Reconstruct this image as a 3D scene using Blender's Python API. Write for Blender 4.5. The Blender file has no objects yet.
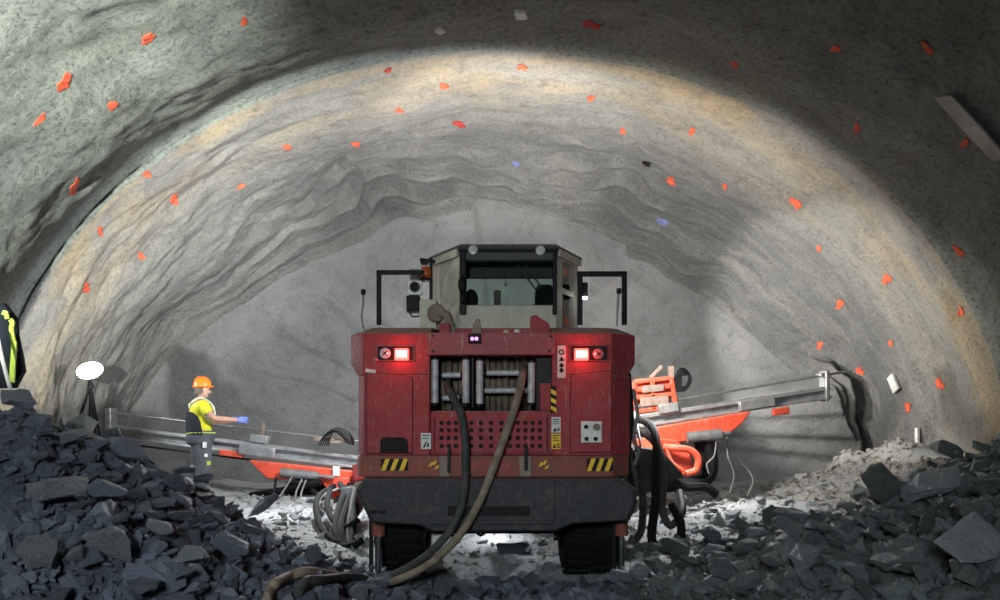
import bpy, bmesh, math, random
import numpy as np
from mathutils import Vector, Matrix, noise
from mathutils.bvhtree import BVHTree

random.seed(7); RNG = np.random.default_rng(7)
SC = bpy.context.scene
COL = SC.collection
F = 755.0; HX, HY = 500.0, 415.0; CZ = 1.5       # focal length (px), horizon point (px), eye height (m)

def at(px, py, Y):
    return Vector(((px-HX)*Y/F, Y, CZ-(py-HY)*Y/F))
Y0 = 6.9                                          # rear plane of the machine
def R(px, py, dy=0.0):
    p = at(px, py, Y0); p.y += dy; return p
def RX(px): return (px-HX)*Y0/F
def RZ(py): return CZ-(py-HY)*Y0/F

# ------------------------------------------------------------------ materials
def new_mat(name):
    m = bpy.data.materials.new(name); m.use_nodes = True
    nt = m.node_tree; nt.nodes.clear()
    out = nt.nodes.new('ShaderNodeOutputMaterial')
    b = nt.nodes.new('ShaderNodeBsdfPrincipled')
    nt.links.new(b.outputs[0], out.inputs[0])
    return m, nt, b
def N(nt, t, **kw):
    n = nt.nodes.new(t)
    for k, v in kw.items():
        if k in n.inputs: n.inputs[k].default_value = v
        else: setattr(n, k, v)
    return n
def ramp(nt, src, stops):
    r = nt.nodes.new('ShaderNodeValToRGB')
    e = r.color_ramp.elements
    while len(e) < len(stops): e.new(0.5)
    for i, (p, c) in enumerate(stops):
        e[i].position = p
        e[i].color = (c, c, c, 1) if isinstance(c, (int, float)) else (*c, 1)
    nt.links.new(src, r.inputs[0]); return r.outputs[0]
def mix(nt, fac, a, b):
    m = nt.nodes.new('ShaderNodeMix'); m.data_type = 'RGBA'
    for s, i in ((fac, 0), (a, 6), (b, 7)):
        if hasattr(s, 'links'): nt.links.new(s, m.inputs[i])
        else: m.inputs[i].default_value = s if isinstance(s, (int, float)) else (*s, 1)
    return m.outputs[2]
def objco(nt, scale=(1,1,1), rot=(0,0,0)):
    tc = nt.nodes.new('ShaderNodeTexCoord'); mp = nt.nodes.new('ShaderNodeMapping')
    mp.inputs['Scale'].default_value = scale; mp.inputs['Rotation'].default_value = rot
    nt.links.new(tc.outputs['Object'], mp.inputs[0]); return mp.outputs[0]
def noise_tex(nt, co, scale, detail=4, rough=.6, dist=0):
    n = N(nt, 'ShaderNodeTexNoise', Scale=scale, Detail=detail, Roughness=rough, Distortion=dist)
    nt.links.new(co, n.inputs['Vector']); return n.outputs[0]
def bump(nt, b, h, strength, dist):
    bp = N(nt, 'ShaderNodeBump', Strength=strength, Distance=dist)
    nt.links.new(h, bp.inputs['Height']); nt.links.new(bp.outputs[0], b.inputs['Normal'])
    return bp

def plain(name, col, rough=.5, metal=0.0, var=.25, scale=6, bumpy=0):
    m, nt, b = new_mat(name)
    co = objco(nt); n = noise_tex(nt, co, scale, 5)
    c = ramp(nt, n, [(.3, tuple(x*(1-var) for x in col)), (.7, tuple(min(1, x*(1+var)) for x in col))])
    nt.links.new(c, b.inputs['Base Color'])
    b.inputs['Roughness'].default_value = rough; b.inputs['Metallic'].default_value = metal
    b.inputs['Specular IOR Level'].default_value = .35 if max(col) > .06 else .12
    if bumpy: bump(nt, b, noise_tex(nt, co, scale*6, 3), bumpy, .01)
    return m
def emis(name, col, strength, base=(.8,.8,.8)):
    m, nt, b = new_mat(name)
    b.inputs['Base Color'].default_value = (*base, 1)
    b.inputs['Emission Color'].default_value = (*col, 1)
    b.inputs['Emission Strength'].default_value = strength
    return m
def painted(name, col, dust=(.22,.16,.13), amount=.45, rough=.68, scratch=.5, topdust=.8):
    m, nt, b = new_mat(name)
    co = objco(nt)
    big = noise_tex(nt, co, 2.2, 6, .65); fine = noise_tex(nt, co, 22, 5, .7)
    c = ramp(nt, big, [(.3, tuple(x*.75 for x in col)), (.7, col)])
    bl = noise_tex(nt, co, 4.5, 7, .72, .3)
    c = mix(nt, ramp(nt, bl, [(.52, 0), (.70, .65)]), c, tuple(x*.42+.012 for x in col))
    c = mix(nt, ramp(nt, bl, [(.30, amount*.9), (.46, 0)]), c, dust)
    f1 = ramp(nt, fine, [(.5, 0), (.78, amount)])
    c = mix(nt, f1, c, dust)
    sc = noise_tex(nt, objco(nt, (9, 9, 1.4), (0, .5, 0)), 3.2, 7, .75, .6)
    f2 = ramp(nt, sc, [(.595, 0), (.66, scratch)])
    c = mix(nt, f2, c, (.42, .33, .30))
    g = nt.nodes.new('ShaderNodeNewGeometry'); sx = nt.nodes.new('ShaderNodeSeparateXYZ')
    nt.links.new(g.outputs['Normal'], sx.inputs[0])
    f3 = ramp(nt, sx.outputs[2], [(.25, 0), (.8, topdust)])
    c = mix(nt, f3, c, dust)
    nt.links.new(c, b.inputs['Base Color']); b.inputs['Roughness'].default_value = rough; b.inputs['Specular IOR Level'].default_value = .3
    bump(nt, b, fine, .15, .004)
    return m
def shotcrete(name, base, dark, warm, warm_amt, pit=.5, warm_axis=None, inner=None):
    m, nt, b = new_mat(name)
    co = objco(nt)
    big = noise_tex(nt, co, .45, 6, .6, .4)
    streak = noise_tex(nt, objco(nt, (.35, 2.2, .55)), 1.3, 6, .65, .5)
    mid = noise_tex(nt, co, 2.6, 8, .75)
    fine = noise_tex(nt, co, 17, 7, .82)
    c = ramp(nt, big, [(.3, dark), (.62, base)])
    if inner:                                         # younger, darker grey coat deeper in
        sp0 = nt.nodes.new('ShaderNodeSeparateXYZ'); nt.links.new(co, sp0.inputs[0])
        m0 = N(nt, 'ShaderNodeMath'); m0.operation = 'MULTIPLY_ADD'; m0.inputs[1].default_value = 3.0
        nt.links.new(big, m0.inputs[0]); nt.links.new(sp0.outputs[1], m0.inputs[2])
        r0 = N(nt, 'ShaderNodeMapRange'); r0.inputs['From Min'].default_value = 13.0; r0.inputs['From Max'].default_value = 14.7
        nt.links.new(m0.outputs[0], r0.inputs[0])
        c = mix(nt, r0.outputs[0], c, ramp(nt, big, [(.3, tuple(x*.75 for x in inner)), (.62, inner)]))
    c = mix(nt, ramp(nt, streak, [(.42, 0), (.68, .30 if inner else .5)]), c, tuple(min(1, x*1.3) for x in base))
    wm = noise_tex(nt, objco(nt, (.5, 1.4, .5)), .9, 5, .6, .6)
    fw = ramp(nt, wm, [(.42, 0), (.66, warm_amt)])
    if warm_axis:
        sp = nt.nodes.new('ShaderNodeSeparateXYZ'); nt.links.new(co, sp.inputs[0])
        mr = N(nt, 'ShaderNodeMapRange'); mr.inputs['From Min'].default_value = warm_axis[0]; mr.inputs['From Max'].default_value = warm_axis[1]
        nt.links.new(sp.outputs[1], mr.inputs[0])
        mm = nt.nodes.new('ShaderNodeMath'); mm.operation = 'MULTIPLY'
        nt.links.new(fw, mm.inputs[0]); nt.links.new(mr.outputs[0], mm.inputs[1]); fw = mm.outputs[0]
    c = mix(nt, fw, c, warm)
    c = mix(nt, ramp(nt, mid, [(.28, .55), (.5, 0)]), c, tuple(x*.45 for x in dark))
    c = mix(nt, ramp(nt, fine, [(.36, pit), (.50, 0)]), c, tuple(x*.3 for x in dark))
    c = mix(nt, ramp(nt, fine, [(.56, 0), (.74, .3 if inner else .5)]), c, tuple(min(1, x*1.5) for x in base))
    nt.links.new(c, b.inputs['Base Color']); b.inputs['Roughness'].default_value = .85
    b.inputs['Specular IOR Level'].default_value = .25
    add = nt.nodes.new('ShaderNodeMath'); add.operation = 'MULTIPLY_ADD'
    add.inputs[1].default_value = .45
    nt.links.new(fine, add.inputs[0]); nt.links.new(mid, add.inputs[2])
    bump(nt, b, add.outputs[0], 1.0, .15)
    return m
def rockmat(name, dark, light, pale=(.3,.32,.33), pale_amt=.3):
    m, nt, b = new_mat(name)
    co = objco(nt)
    n1 = noise_tex(nt, co, 1.6, 6, .7); n2 = noise_tex(nt, co, 14, 6, .75, .3)
    g = nt.nodes.new('ShaderNodeNewGeometry'); oi = nt.nodes.new('ShaderNodeObjectInfo')
    ad0 = nt.nodes.new('ShaderNodeMath'); fr0 = nt.nodes.new('ShaderNodeMath'); fr0.operation = 'FRACT'
    nt.links.new(g.outputs['Random Per Island'], ad0.inputs[0]); nt.links.new(oi.outputs['Random'], ad0.inputs[1]); nt.links.new(ad0.outputs[0], fr0.inputs[0]); rnd = fr0.outputs[0]
    c = ramp(nt, n1, [(.3, dark), (.7, light)])
    c = mix(nt, ramp(nt, rnd, [(.1, 0), (1, .75)]), c, tuple(x*1.8 for x in light))
    c = mix(nt, ramp(nt, n2, [(.56, 0), (.75, pale_amt)]), c, pale)
    nt.links.new(c, b.inputs['Base Color']); b.inputs['Roughness'].default_value = .62
    n3 = noise_tex(nt, co, 7, 8, .8)
    ad = nt.nodes.new('ShaderNodeMath'); ad.operation = 'MULTIPLY_ADD'; ad.inputs[1].default_value = .5
    nt.links.new(n2, ad.inputs[0]); nt.links.new(n3, ad.inputs[2])
    bump(nt, b, ad.outputs[0], 1.0, .10)
    return m

M = {}
M['near'] = shotcrete('aged_shotcrete', (.33,.36,.335), (.15,.17,.165), (.33,.34,.27), .5, .8)
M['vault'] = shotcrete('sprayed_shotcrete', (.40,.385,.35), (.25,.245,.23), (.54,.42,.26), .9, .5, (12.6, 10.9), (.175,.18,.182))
M['face'] = shotcrete('fresh_shotcrete', (.245,.248,.252), (.185,.188,.192), (.27,.265,.255), .2, .12)
M['gravel'] = rockmat('crushed_gravel', (.22,.23,.235), (.36,.37,.37), (.5,.5,.5), .5)
M['muck'] = rockmat('dark_slate_muck', (.080,.096,.124), (.170,.200,.248), (.36,.385,.41), .5)
M['muck_r'] = rockmat('dark_green_slate_muck', (.062,.078,.077), (.15,.175,.172), (.33,.36,.355), .55)
M['spoil'] = rockmat('beige_spoil', (.20,.19,.17), (.33,.31,.27), (.46,.43,.38), .4)
M['palerock'] = rockmat('pale_slate', (.13,.145,.16), (.23,.25,.265), (.36,.375,.385), .45)
M['red'] = painted('dusty_red_paint', (.33,.040,.045), (.26,.15,.13), .4)
M['redbeam'] = painted('scratched_red_paint', (.31,.045,.047), (.30,.15,.13), .5, .55, .85)
M['rust'] = painted('rusty_orange_paint', (.27,.075,.05), (.10,.085,.08), .9, .7, .5)
M['bright'] = painted('bright_orange_red_paint', (.75,.085,.04), (.5,.3,.24), .35, .4, .4, .3)
M['bumper'] = painted('dark_grey_steel', (.034,.034,.039), (.085,.075,.068), .7, .65, .12, .6)
M['black'] = plain('black_steel', (.009,.0095,.010), .45)
M['rubber'] = plain('black_rubber', (.009,.0095,.010), .75, 0, .3, 20)
M['hosedark'] = plain('dark_hose_rubber', (.05,.052,.05), .6, 0, .35, 12)
M['hosetan'] = plain('muddy_tan_hose', (.19,.155,.11), .75, 0, .4, 10)
M['coil'] = plain('coiled_tan_cable', (.15,.12,.085), .7, 0, .5, 9)
M['thinhose'] = plain('grey_hose', (.16,.16,.155), .5)
M['roller'] = plain('galvanised_roller', (.38,.39,.40), .5, .1, .3, 14)
M['alu'] = plain('aluminium_rail', (.36,.37,.38), .4, .5, .25, 9)
M['steel'] = plain('grey_steel', (.22,.225,.23), .45, .5, .3, 9)
M['chrome'] = plain('chrome_rod', (.8,.8,.82), .15, 1.0, .05, 5)
M['beige'] = painted('dusty_beige_paint', (.56,.53,.43), (.30,.26,.20), .4, .6, .15, .6)
M['roof'] = painted('dark_cab_roof', (.05,.052,.05), (.10,.095,.08), .5, .5, .1, .6)
M['brown'] = plain('dusty_brown_steel', (.20,.15,.12), .7, 0, .3)
M['seat'] = plain('charcoal_seat_fabric', (.02,.02,.022), .9)
M['yellow'] = plain('yellow_warning_paint', (.72,.45,.02), .55, 0, .2, 30)
M['white'] = plain('white_sticker', (.55,.54,.52), .5, 0, .15, 30)
M['cover'] = plain('pinkish_grey_cover', (.22,.16,.14), .6, 0, .3, 12)
M['lampwhite'] = plain('white_lamp_housing', (.85,.85,.83), .5)
M['signwhite'] = plain('pinkish_white_sign', (.55,.42,.38), .5, 0, .2, 30)
M['ink'] = plain('black_ink', (.015,.012,.012), .6)
M['amber'] = plain('amber_beacon_plastic', (.42,.09,.015), .25)
M['lens'] = plain('dusty_clear_lens', (.5,.48,.46), .25)
M['redlens'] = plain('pink_red_lens', (.5,.16,.15), .25)
M['tail'] = emis('lit_red_tail_lamp', (1,.025,.02), 14, (.6,.05,.05))
M['tailcore'] = emis('hot_red_tail_led', (1,.30,.22), 16, (.6,.05,.05))
M['violet'] = emis('violet_camera_led', (.75,.22,.95), 2)
M['flood'] = emis('lit_floodlight_lens', (.93,.97,1), 60)
M['worklens'] = emis('lit_work_lamp', (.95,.98,1), 14)
M['orange'] = plain('orange_spray_paint', (.54,.088,.04), .8, 0, .45, 16)
M['orangedark'] = plain('dark_red_spray_paint', (.30,.03,.025), .8, 0, .3, 14)
M['blue'] = plain('blue_spray_paint', (.13,.15,.30), .8, 0, .3, 14)
M['plate'] = plain('pale_plate', (.6,.6,.57), .6, 0, .2, 14)
M['strap'] = plain('pale_grey_strap', (.30,.30,.27), .7, 0, .35, 3)
M['skin'] = plain('skin', (.48,.26,.19), .5, 0, .08, 8)
M['hair'] = plain('short_grey_hair', (.12,.10,.085), .8)
M['helmet'] = plain('orange_helmet_plastic', (.95,.19,.015), .35, 0, .05)
M['shirt'] = plain('yellow_shirt_fabric', (.62,.60,.03), .85, 0, .12, 9)
M['trousers'] = plain('grey_work_trousers', (.075,.082,.095), .9, 0, .3, 9)
M['bib'] = plain('black_bib_fabric', (.022,.024,.03), .9)
M['reflect'] = plain('pale_reflective_tape', (.62,.64,.55), .4)
M['lime'] = plain('lime_reflective_tape', (.34,.46,.06), .5)
M['glove'] = plain('blue_glove', (.16,.24,.68), .6)
M['boot'] = plain('black_boot', (.02,.02,.02), .6)
M['cloth'] = plain('dark_navy_fabric', (.010,.014,.019), .9, 0, .3, 10)

def glass_mat():
    m = bpy.data.materials.new('cab_glass'); m.use_nodes = True
    nt = m.node_tree; nt.nodes.clear()
    out = nt.nodes.new('ShaderNodeOutputMaterial')
    t = N(nt, 'ShaderNodeBsdfTransparent'); t.inputs[0].default_value = (.80,.86,.84,1)
    g = N(nt, 'ShaderNodeBsdfGlossy'); g.inputs['Roughness'].default_value = .06
    fr = N(nt, 'ShaderNodeFresnel'); fr.inputs[0].default_value = 1.35
    mx = nt.nodes.new('ShaderNodeMixShader')
    nt.links.new(fr.outputs[0], mx.inputs[0]); nt.links.new(t.outputs[0], mx.inputs[1]); nt.links.new(g.outputs[0], mx.inputs[2])
    nt.links.new(mx.outputs[0], out.inputs[0]); return m
M['glass'] = glass_mat()

# ------------------------------------------------------------------ mesh builder
def catmull(pts, n=8):
    P = [Vector(p) for p in pts]
    P = [P[0]*2-P[1]] + P + [P[-1]*2-P[-2]]
    out = []
    for i in range(1, len(P)-2):
        a, b, c, d = P[i-1:i+3]
        for k in range(n):
            t = k/n
            out.append(.5*((2*b)+(c-a)*t+(2*a-5*b+4*c-d)*t*t+(3*b-a-3*c+d)*t**3))
    out.append(P[-2].copy()); return out

class MB:
    def __init__(s): s.v = []; s.f = []; s.cuts = []
    def add(s, vs, fs):
        s.cuts.append((len(s.v), len(s.f))); b = len(s.v); s.v.extend(Vector(v) for v in vs); s.f.extend(tuple(b+i for i in f) for f in fs); return s
    def box(s, c, size, rot=None):
        c = Vector(c); h = Vector(size)/2
        vs = [Vector((x*h.x, y*h.y, z*h.z)) for x in (-1,1) for y in (-1,1) for z in (-1,1)]
        if rot is not None: vs = [rot @ v for v in vs]
        return s.add([c+v for v in vs], [(0,1,3,2),(4,6,7,5),(0,4,5,1),(2,3,7,6),(0,2,6,4),(1,5,7,3)])
    def bb(s, x0, x1, y0, y1, z0, z1):
        return s.box(((x0+x1)/2,(y0+y1)/2,(z0+z1)/2), (abs(x1-x0),abs(y1-y0),abs(z1-z0)))
    def rbox(s, px0, px1, py0, py1, d0, d1):            # a box on the machine's rear plane
        return s.bb(RX(px0), RX(px1), Y0+d0, Y0+d1, RZ(py1), RZ(py0))
    def bar(s, a, b, w, h, up=(0,0,1)):
        a, b = Vector(a), Vector(b); d = (b-a); L = d.length; d.normalize()
        u = Vector(up); x = d.cross(u).normalized(); z = x.cross(d).normalized()
        return s.box((a+b)/2, (w, L, h), Matrix((x, d, z)).transposed())
    def loft(s, rings, caps=True):
        n = len(rings[0]); b = len(s.v); s.cuts.append((b, len(s.f)))
        for r in rings: s.v.extend(Vector(p) for p in r)
        for i in range(len(rings)-1):
            for k in range(n):
                s.f.append((b+i*n+k, b+i*n+(k+1)%n, b+(i+1)*n+(k+1)%n, b+(i+1)*n+k))
        if caps:
            s.f.append(tuple(b+k for k in reversed(range(n))))
            e = b+(len(rings)-1)*n; s.f.append(tuple(e+k for k in range(n)))
        return s
    def prism(s, poly, off):
        off = Vector(off); return s.loft([[Vector(p) for p in poly], [Vector(p)+off for p in poly]])
    def cyl(s, a, b, r0, r1=None, n=18):
        a, b = Vector(a), Vector(b); r1 = r0 if r1 is None else r1
        d = (b-a).normalized(); x = d.orthogonal().normalized(); y = d.cross(x)
        ring = lambda c, r: [c+(x*math.cos(2*math.pi*k/n)+y*math.sin(2*math.pi*k/n))*r for k in range(n)]
        return s.loft([ring(a, r0), ring(b, r1)])
    def tube(s, pts, r, n=10, sm=7, taper=None):
        P = catmull(pts, sm) if sm > 1 else [Vector(p) for p in pts]
        d = (P[1]-P[0]).normalized(); x = d.orthogonal().normalized(); rings = []
        for i, p in enumerate(P):
            d = (P[min(i+1, len(P)-1)]-P[max(i-1, 0)]).normalized()
            x = (x-d*x.dot(d)).normalized(); y = d.cross(x)
            rr = r if taper is None else taper(i/(len(P)-1))
            rings.append([p+(x*math.cos(2*math.pi*k/n)+y*math.sin(2*math.pi*k/n))*rr for k in range(n)])
        return s.loft(rings)
    def lathe(s, c, axis, prof, n=28):                   # prof: (radius, offset along axis)
        c = Vector(c); d = Vector(axis).normalized(); x = d.orthogonal().normalized(); y = d.cross(x)
        return s.loft([[c+d*o+(x*math.cos(2*math.pi*k/n)+y*math.sin(2*math.pi*k/n))*r for k in range(n)] for r, o in prof])
    def ball(s, c, r, n=14, m=8):
        c = Vector(c); r = Vector((r,r,r)) if isinstance(r, (int,float)) else Vector(r)
        rings = []
        for j in range(m+1):
            a = math.pi*(j/m-.5)*.985
            rings.append([c+Vector((r.x*math.cos(a)*math.cos(2*math.pi*k/n), r.y*math.cos(a)*math.sin(2*math.pi*k/n), r.z*math.sin(a))) for k in range(n)])
        return s.loft(rings)
    def torus(s, c, axis, Rr, r, n=28, m=8):
        c = Vector(c); d = Vector(axis).normalized(); x = d.orthogonal().normalized(); y = d.cross(x)
        b = len(s.v)
        for i in range(n):
            a = 2*math.pi*i/n; e = x*math.cos(a)+y*math.sin(a)
            for j in range(m):
                q = 2*math.pi*j/m; s.v.append(c+e*(Rr+r*math.cos(q))+d*(r*math.sin(q)))
        for i in range(n):
            for j in range(m):
                s.f.append((b+i*m+j, b+((i+1)%n)*m+j, b+((i+1)%n)*m+(j+1)%m, b+i*m+(j+1)%m))
        return s
    def each(s, name, mat, parent=None, **kw):           # every added piece as an object of its own
        cu = s.cuts+[(len(s.v), len(s.f))]; out = []
        for (v0, f0), (v1, f1) in zip(cu, cu[1:]):
            q = MB(); q.v = s.v[v0:v1]; q.f = [tuple(i-v0 for i in f) for f in s.f[f0:f1]]; out.append(q.build(name, mat, parent, **kw))
        return out[0]
    def build(s, name, mat, parent=None, smooth=35, bevel=0, seg=2, label=None, sub=0):
        off = ROOT.get(parent.name, Vector()) if parent else Vector()
        me = bpy.data.meshes.new(name)
        me.from_pydata([v-off for v in s.v], [], s.f); me.validate(); 
        bm = bmesh.new(); bm.from_mesh(me); bmesh.ops.recalc_face_normals(bm, faces=bm.faces); bm.to_mesh(me); bm.free()
        o = bpy.data.objects.new(name, me); COL.objects.link(o)
        me.materials.append(mat)
        if smooth:
            me.polygons.foreach_set('use_smooth', [True]*len(me.polygons)); me.set_sharp_from_angle(angle=math.radians(smooth))
        if parent: o.parent = parent; ROOT[o.name] = off
        if bevel:
            md = o.modifiers.new('bevel', 'BEVEL'); md.width = bevel; md.segments = seg; md.limit_method = 'ANGLE'; md.angle_limit = .6; md.harden_normals = False
        if label: o['label'] = label
        return o
ROOT = {}
def tag(o, label, cat, group=None, kind=None):
    o['label'] = label
    if cat: o['category'] = cat
    if group: o['group'] = group
    if kind: o['kind'] = kind
    return o
def thing(name, loc, label, cat, group=None):
    o = bpy.data.objects.new(name, None); COL.objects.link(o); o.location = loc
    o.empty_display_size = .2; ROOT[o.name] = Vector(loc)
    return tag(o, label, cat, group)

def fbm(p, octs=4, lac=2.1, gain=.5):
    a, s, f = 1.0, 0.0, 1.0
    for _ in range(octs):
        s += a*noise.noise(p*f); a *= gain; f *= lac
    return s
def sstep(a, b, x):
    t = min(1, max(0, (x-a)/(b-a))); return t*t*(3-2*t)

# ------------------------------------------------------------------ the tunnel
YL, YF = 10.5, 14.8
def lip(t): return (7.1*math.cos(t), .8+5.75*math.sin(t))
def step(t):
    d = math.degrees(t); return float(np.interp(d, [-15, 40, 75, 110, 150, 195], [.0, .0, .02, .045, .05, .05]))
FT = [-15,-6,0,20,38,50,62,76,90,105,122,142,155,168,180,188,195]
FX = [7.1,6.95,6.75,6.0,4.95,4.15,3.2,1.65,0,-1.9,-3.97,-5.8,-6.6,-7.3,-7.6,-7.75,-7.9]
FZ = [-.8,.0,.8,2.1,3.15,3.75,4.35,5.2,5.67,5.35,4.44,3.13,2.45,1.6,.8,.1,-.8]
def facepro(t):
    d = math.degrees(t); xs = zs = ws = 0
    for k in range(-4, 5):
        w = math.exp(-(k/2.4)**2); q = min(195, max(-15, d+k*1.6))
        xs += w*float(np.interp(q, FT, FX)); zs += w*float(np.interp(q, FT, FZ)); ws += w
    return xs/ws, zs/ws
T0, T1 = math.radians(-15), math.radians(195)
CX, CZC = 0.0, 1.0

def grid_obj(name, rows, mat, kind='structure', label=None, cat=None, smooth=True):
    nr, nc = len(rows), len(rows[0])
    me = bpy.data.meshes.new(name)
    vs = [p for r in rows for p in r]
    fs = [(i*nc+j, i*nc+j+1, (i+1)*nc+j+1, (i+1)*nc+j) for i in range(nr-1) for j in range(nc-1)]
    me.from_pydata(vs, [], fs); me.materials.append(mat)
    if smooth: me.polygons.foreach_set('use_smooth', [True]*len(fs))
    o = bpy.data.objects.new(name, me); COL.objects.link(o)
    o['kind'] = kind
    if label: o['label'] = label
    if cat: o['category'] = cat
    return o

def heading_point(s, t, want_fold=False):
    """the lit lining from the lip (s=0) round into the working face (s=1)"""
    lx, lz = lip(t); fx, fz = facepro(t)
    e = s**2.1
    x = lx+(fx-lx)*e; z = lz+(fz-lz)*e
    y = YL+(YF-YL)*(1-(1-s)**1.5)
    rx, rz = x-CX, z-CZC; L = math.hypot(rx, rz); rx /= L; rz /= L
    d = .16*fbm(Vector((x*.35, y*.5, z*.35)), 3)
    d += .07*fbm(Vector((x*.9+9, y*2.2, z*.9)), 4)
    # sprayed layers: ragged terraces running round the vault
    q = s*8.0+2.0*fbm(Vector((x*.30, 3.3, z*.30)), 3)+.25*noise.noise(Vector((x*1.3, y, z*1.3)))
    fr = q-math.floor(q)
    amp = .30*sstep(.28, .7, s)*(.08+.92*sstep(.55, .95, math.sin(t)))
    d += amp*((fr if fr < .86 else (1-fr)/.14*.86)-.4)*(.45+.9*max(0, noise.noise(Vector((x*.6, 7, z*.6)))+.35))
    d += .022*fbm(Vector((x*5, y*5, z*5)), 2)
    d *= .25+.75*sstep(0, .1, s)
    # deep fold between the face and the right-hand wall
    deg = math.degrees(t); fo = 0
    if deg < 34:
        w = sstep(26, 16, deg)
        for sc, am, wd in ((.77, .75, .02), (.865, .16, .012), (.925, .14, .012)):
            c0 = sc+.17*min(1, max(0, 1-deg/21))+.06*noise.noise(Vector((deg*.10, 15.4, 2)))+.035*noise.noise(Vector((deg*.3, 15.4, 5)))+.012*noise.noise(Vector((deg*.5, sc*20, 5)))
            fo += w*am*sstep(c0-wd, c0+wd, s)
            if am > .5: d += w*.3*math.exp(-((s-c0+.02)/.025)**2)
    if want_fold: return fo
    return Vector((x+rx*d, y+.3*d-fo, z+rz*d))
NT = 340
ts = [T0+(T1-T0)*j/(NT-1) for j in range(NT)]
rows = [[heading_point(i/220, t) for t in ts] for i in range(221)]
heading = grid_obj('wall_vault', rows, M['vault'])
edge = rows[-1]; efold = [heading_point(1, t, True) for t in ts]; lipring = rows[0]
def face_point(u, j):
    t = ts[j]; e = edge[j]; c = Vector((.1, 0, 1.2))
    x = e.x+(c.x-e.x)*u; z = e.z+(c.z-e.z)*u
    y = e.y+efold[j]*sstep(0, .55, u)+.75*(1-(1-u)**2.2)
    m = sstep(0, .12, u)
    d = .22*fbm(Vector((x*.4, 20, z*.4)), 3)+.05*fbm(Vector((x*1.6, 21, z*1.6)), 3)
    q = z*1.1+.35*x+1.5*fbm(Vector((x*.3, 5, z*.3)), 2); fr = q-math.floor(q)
    d += .10*(fr if fr < .88 else (1-fr)/.12*.88)*max(0, noise.noise(Vector((x*.5, 2, z*.5)))+.1)
    return Vector((x, y+d*m, z))
frows = [[face_point(u, j) for j in range(NT)] for u in [k/90 for k in range(90)]+[.999]]
grid_obj('wall_face', frows, M['face'])
def flare(t): return float(np.interp(math.degrees(t), [-15, 40, 75, 110, 150, 195], [.12, .15, .35, .60, .85, .90]))
def near_point(y, t):
    """the near lining: even, then flaring outwards over its last two metres before the lip"""
    off = step(t)-flare(t)*(1-sstep(8.2, 10.6, y)); a, b = 7.1+off, 5.75+off*.9
    k = 1+.018*max(0, (YL-y))*.35
    x, z = a*math.cos(t)*k, .8+b*math.sin(t)*k
    rx, rz = x-CX, z-CZC; L = math.hypot(rx, rz); rx /= L; rz /= L
    d = .22*fbm(Vector((x*.3, y*.3+40, z*.3)), 3)+.07*fbm(Vector((x*1.1, y*1.1+40, z*1.1)), 4)+.03*fbm(Vector((x*4, y*4, z*4)), 2)
    d *= sstep(0, 1.2, YL-y)*.8+.2
    return Vector((x+rx*d, y, z+rz*d))
nrows = [lipring]
def ystart(t): return YL-.002-.6*(1-min(1, step(t)/.05))
for k in range(1, 5):
    q = k/5
    nrows.append([lipring[j].lerp(near_point(ystart(ts[j]), ts[j]), q)+Vector((0, -.16*min(1, step(ts[j])/.3)*math.sin(q*math.pi)+.05*min(1, step(ts[j])/.3)*noise.noise(lipring[j]*1.5+Vector((0, q, 0))), 0)) for j in range(NT)])
for i in range(200):
    q = (i/199)**1.15
    nrows.append([near_point(ystart(t)+(-4-ystart(t))*q, t) for t in ts])
near = grid_obj('wall_near', nrows, M['near'])
def bvh_of(*obs):
    vs, fs = [], []
    for o in obs:
        b = len(vs); vs += [o.matrix_world @ v.co for v in o.data.vertices]; fs += [tuple(b+i for i in p.vertices) for p in o.data.polygons]
    return BVHTree.FromPolygons(vs, fs)
WALLS = bvh_of(heading, near)
# a closing wall far behind the viewer keeps the tunnel dark
bk = MB(); bk.bb(-9, 9, -4.3, -4.1, -1, 8.5); o = bk.build('wall_back', M['near']); o['kind'] = 'structure'

# ------------------------------------------------------------------ ground and muck
def idw(pts, x, y, p=3.0):
    s = w = 0
    for a, b, z in pts:
        d = ((x-a)**2+(y-b)**2)**.5
        k = 1/(d+.12)**p; s += k*z; w += k
    return s/w
FLOOR = [(0,7.4,-.28),(0,6.6,-.38),(1,6.4,-.38),(-1,6.4,-.38),(.8,7.3,-.3),(-.8,7.3,-.3),(0,5.6,-.4),(.9,5.2,-.4),(-.9,5.2,-.4),(-1,8,-.1),(1,8,-.1),(0,10,-.05),(0,13,0),(-2,12,.0),(2,12,.0),(2.5,10,.0),(-2.6,9.6,.05),(-3.3,12,.12),(-4.8,12.2,.17),
         (-6.5,12,.35),(-6.6,14,.3),(-4,15,.1),(0,15.5,.05),(4,14.5,.05),(5.2,13.2,.12),(6,12.2,.75),(5.2,13,.5),(5.95,12.8,.9),(6.6,12.5,1.1),(4.7,13.6,.15),(6.6,11,.85),(6.9,9,1.0),(5,10.8,.15),(3.5,9.5,.0),
         (-5,9,.2),(-7,9,.6),(0,4.5,-.4),(0,2,-.3),(-3,3,-.2),(3,3,-.2),(0,-2,-.2),(6,4,-.2),(-6,4,-.2),(4,12.5,.02),(3,14,0)]
def floor_h(x, y):
    h = idw(FLOOR, x, y, 2.6)
    h += .05*fbm(Vector((x*1.4, y*1.4, 0)), 3)+.035*abs(fbm(Vector((x*5, y*5, 3)), 3))
    return h
gx = [-9+18*i/239 for i in range(240)]; gy = [-4+20*i/259 for i in range(260)]
frow = [[Vector((x, y, floor_h(x, y))) for x in gx] for y in gy]
floor = grid_obj('floor', frow, M['gravel'])

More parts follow.
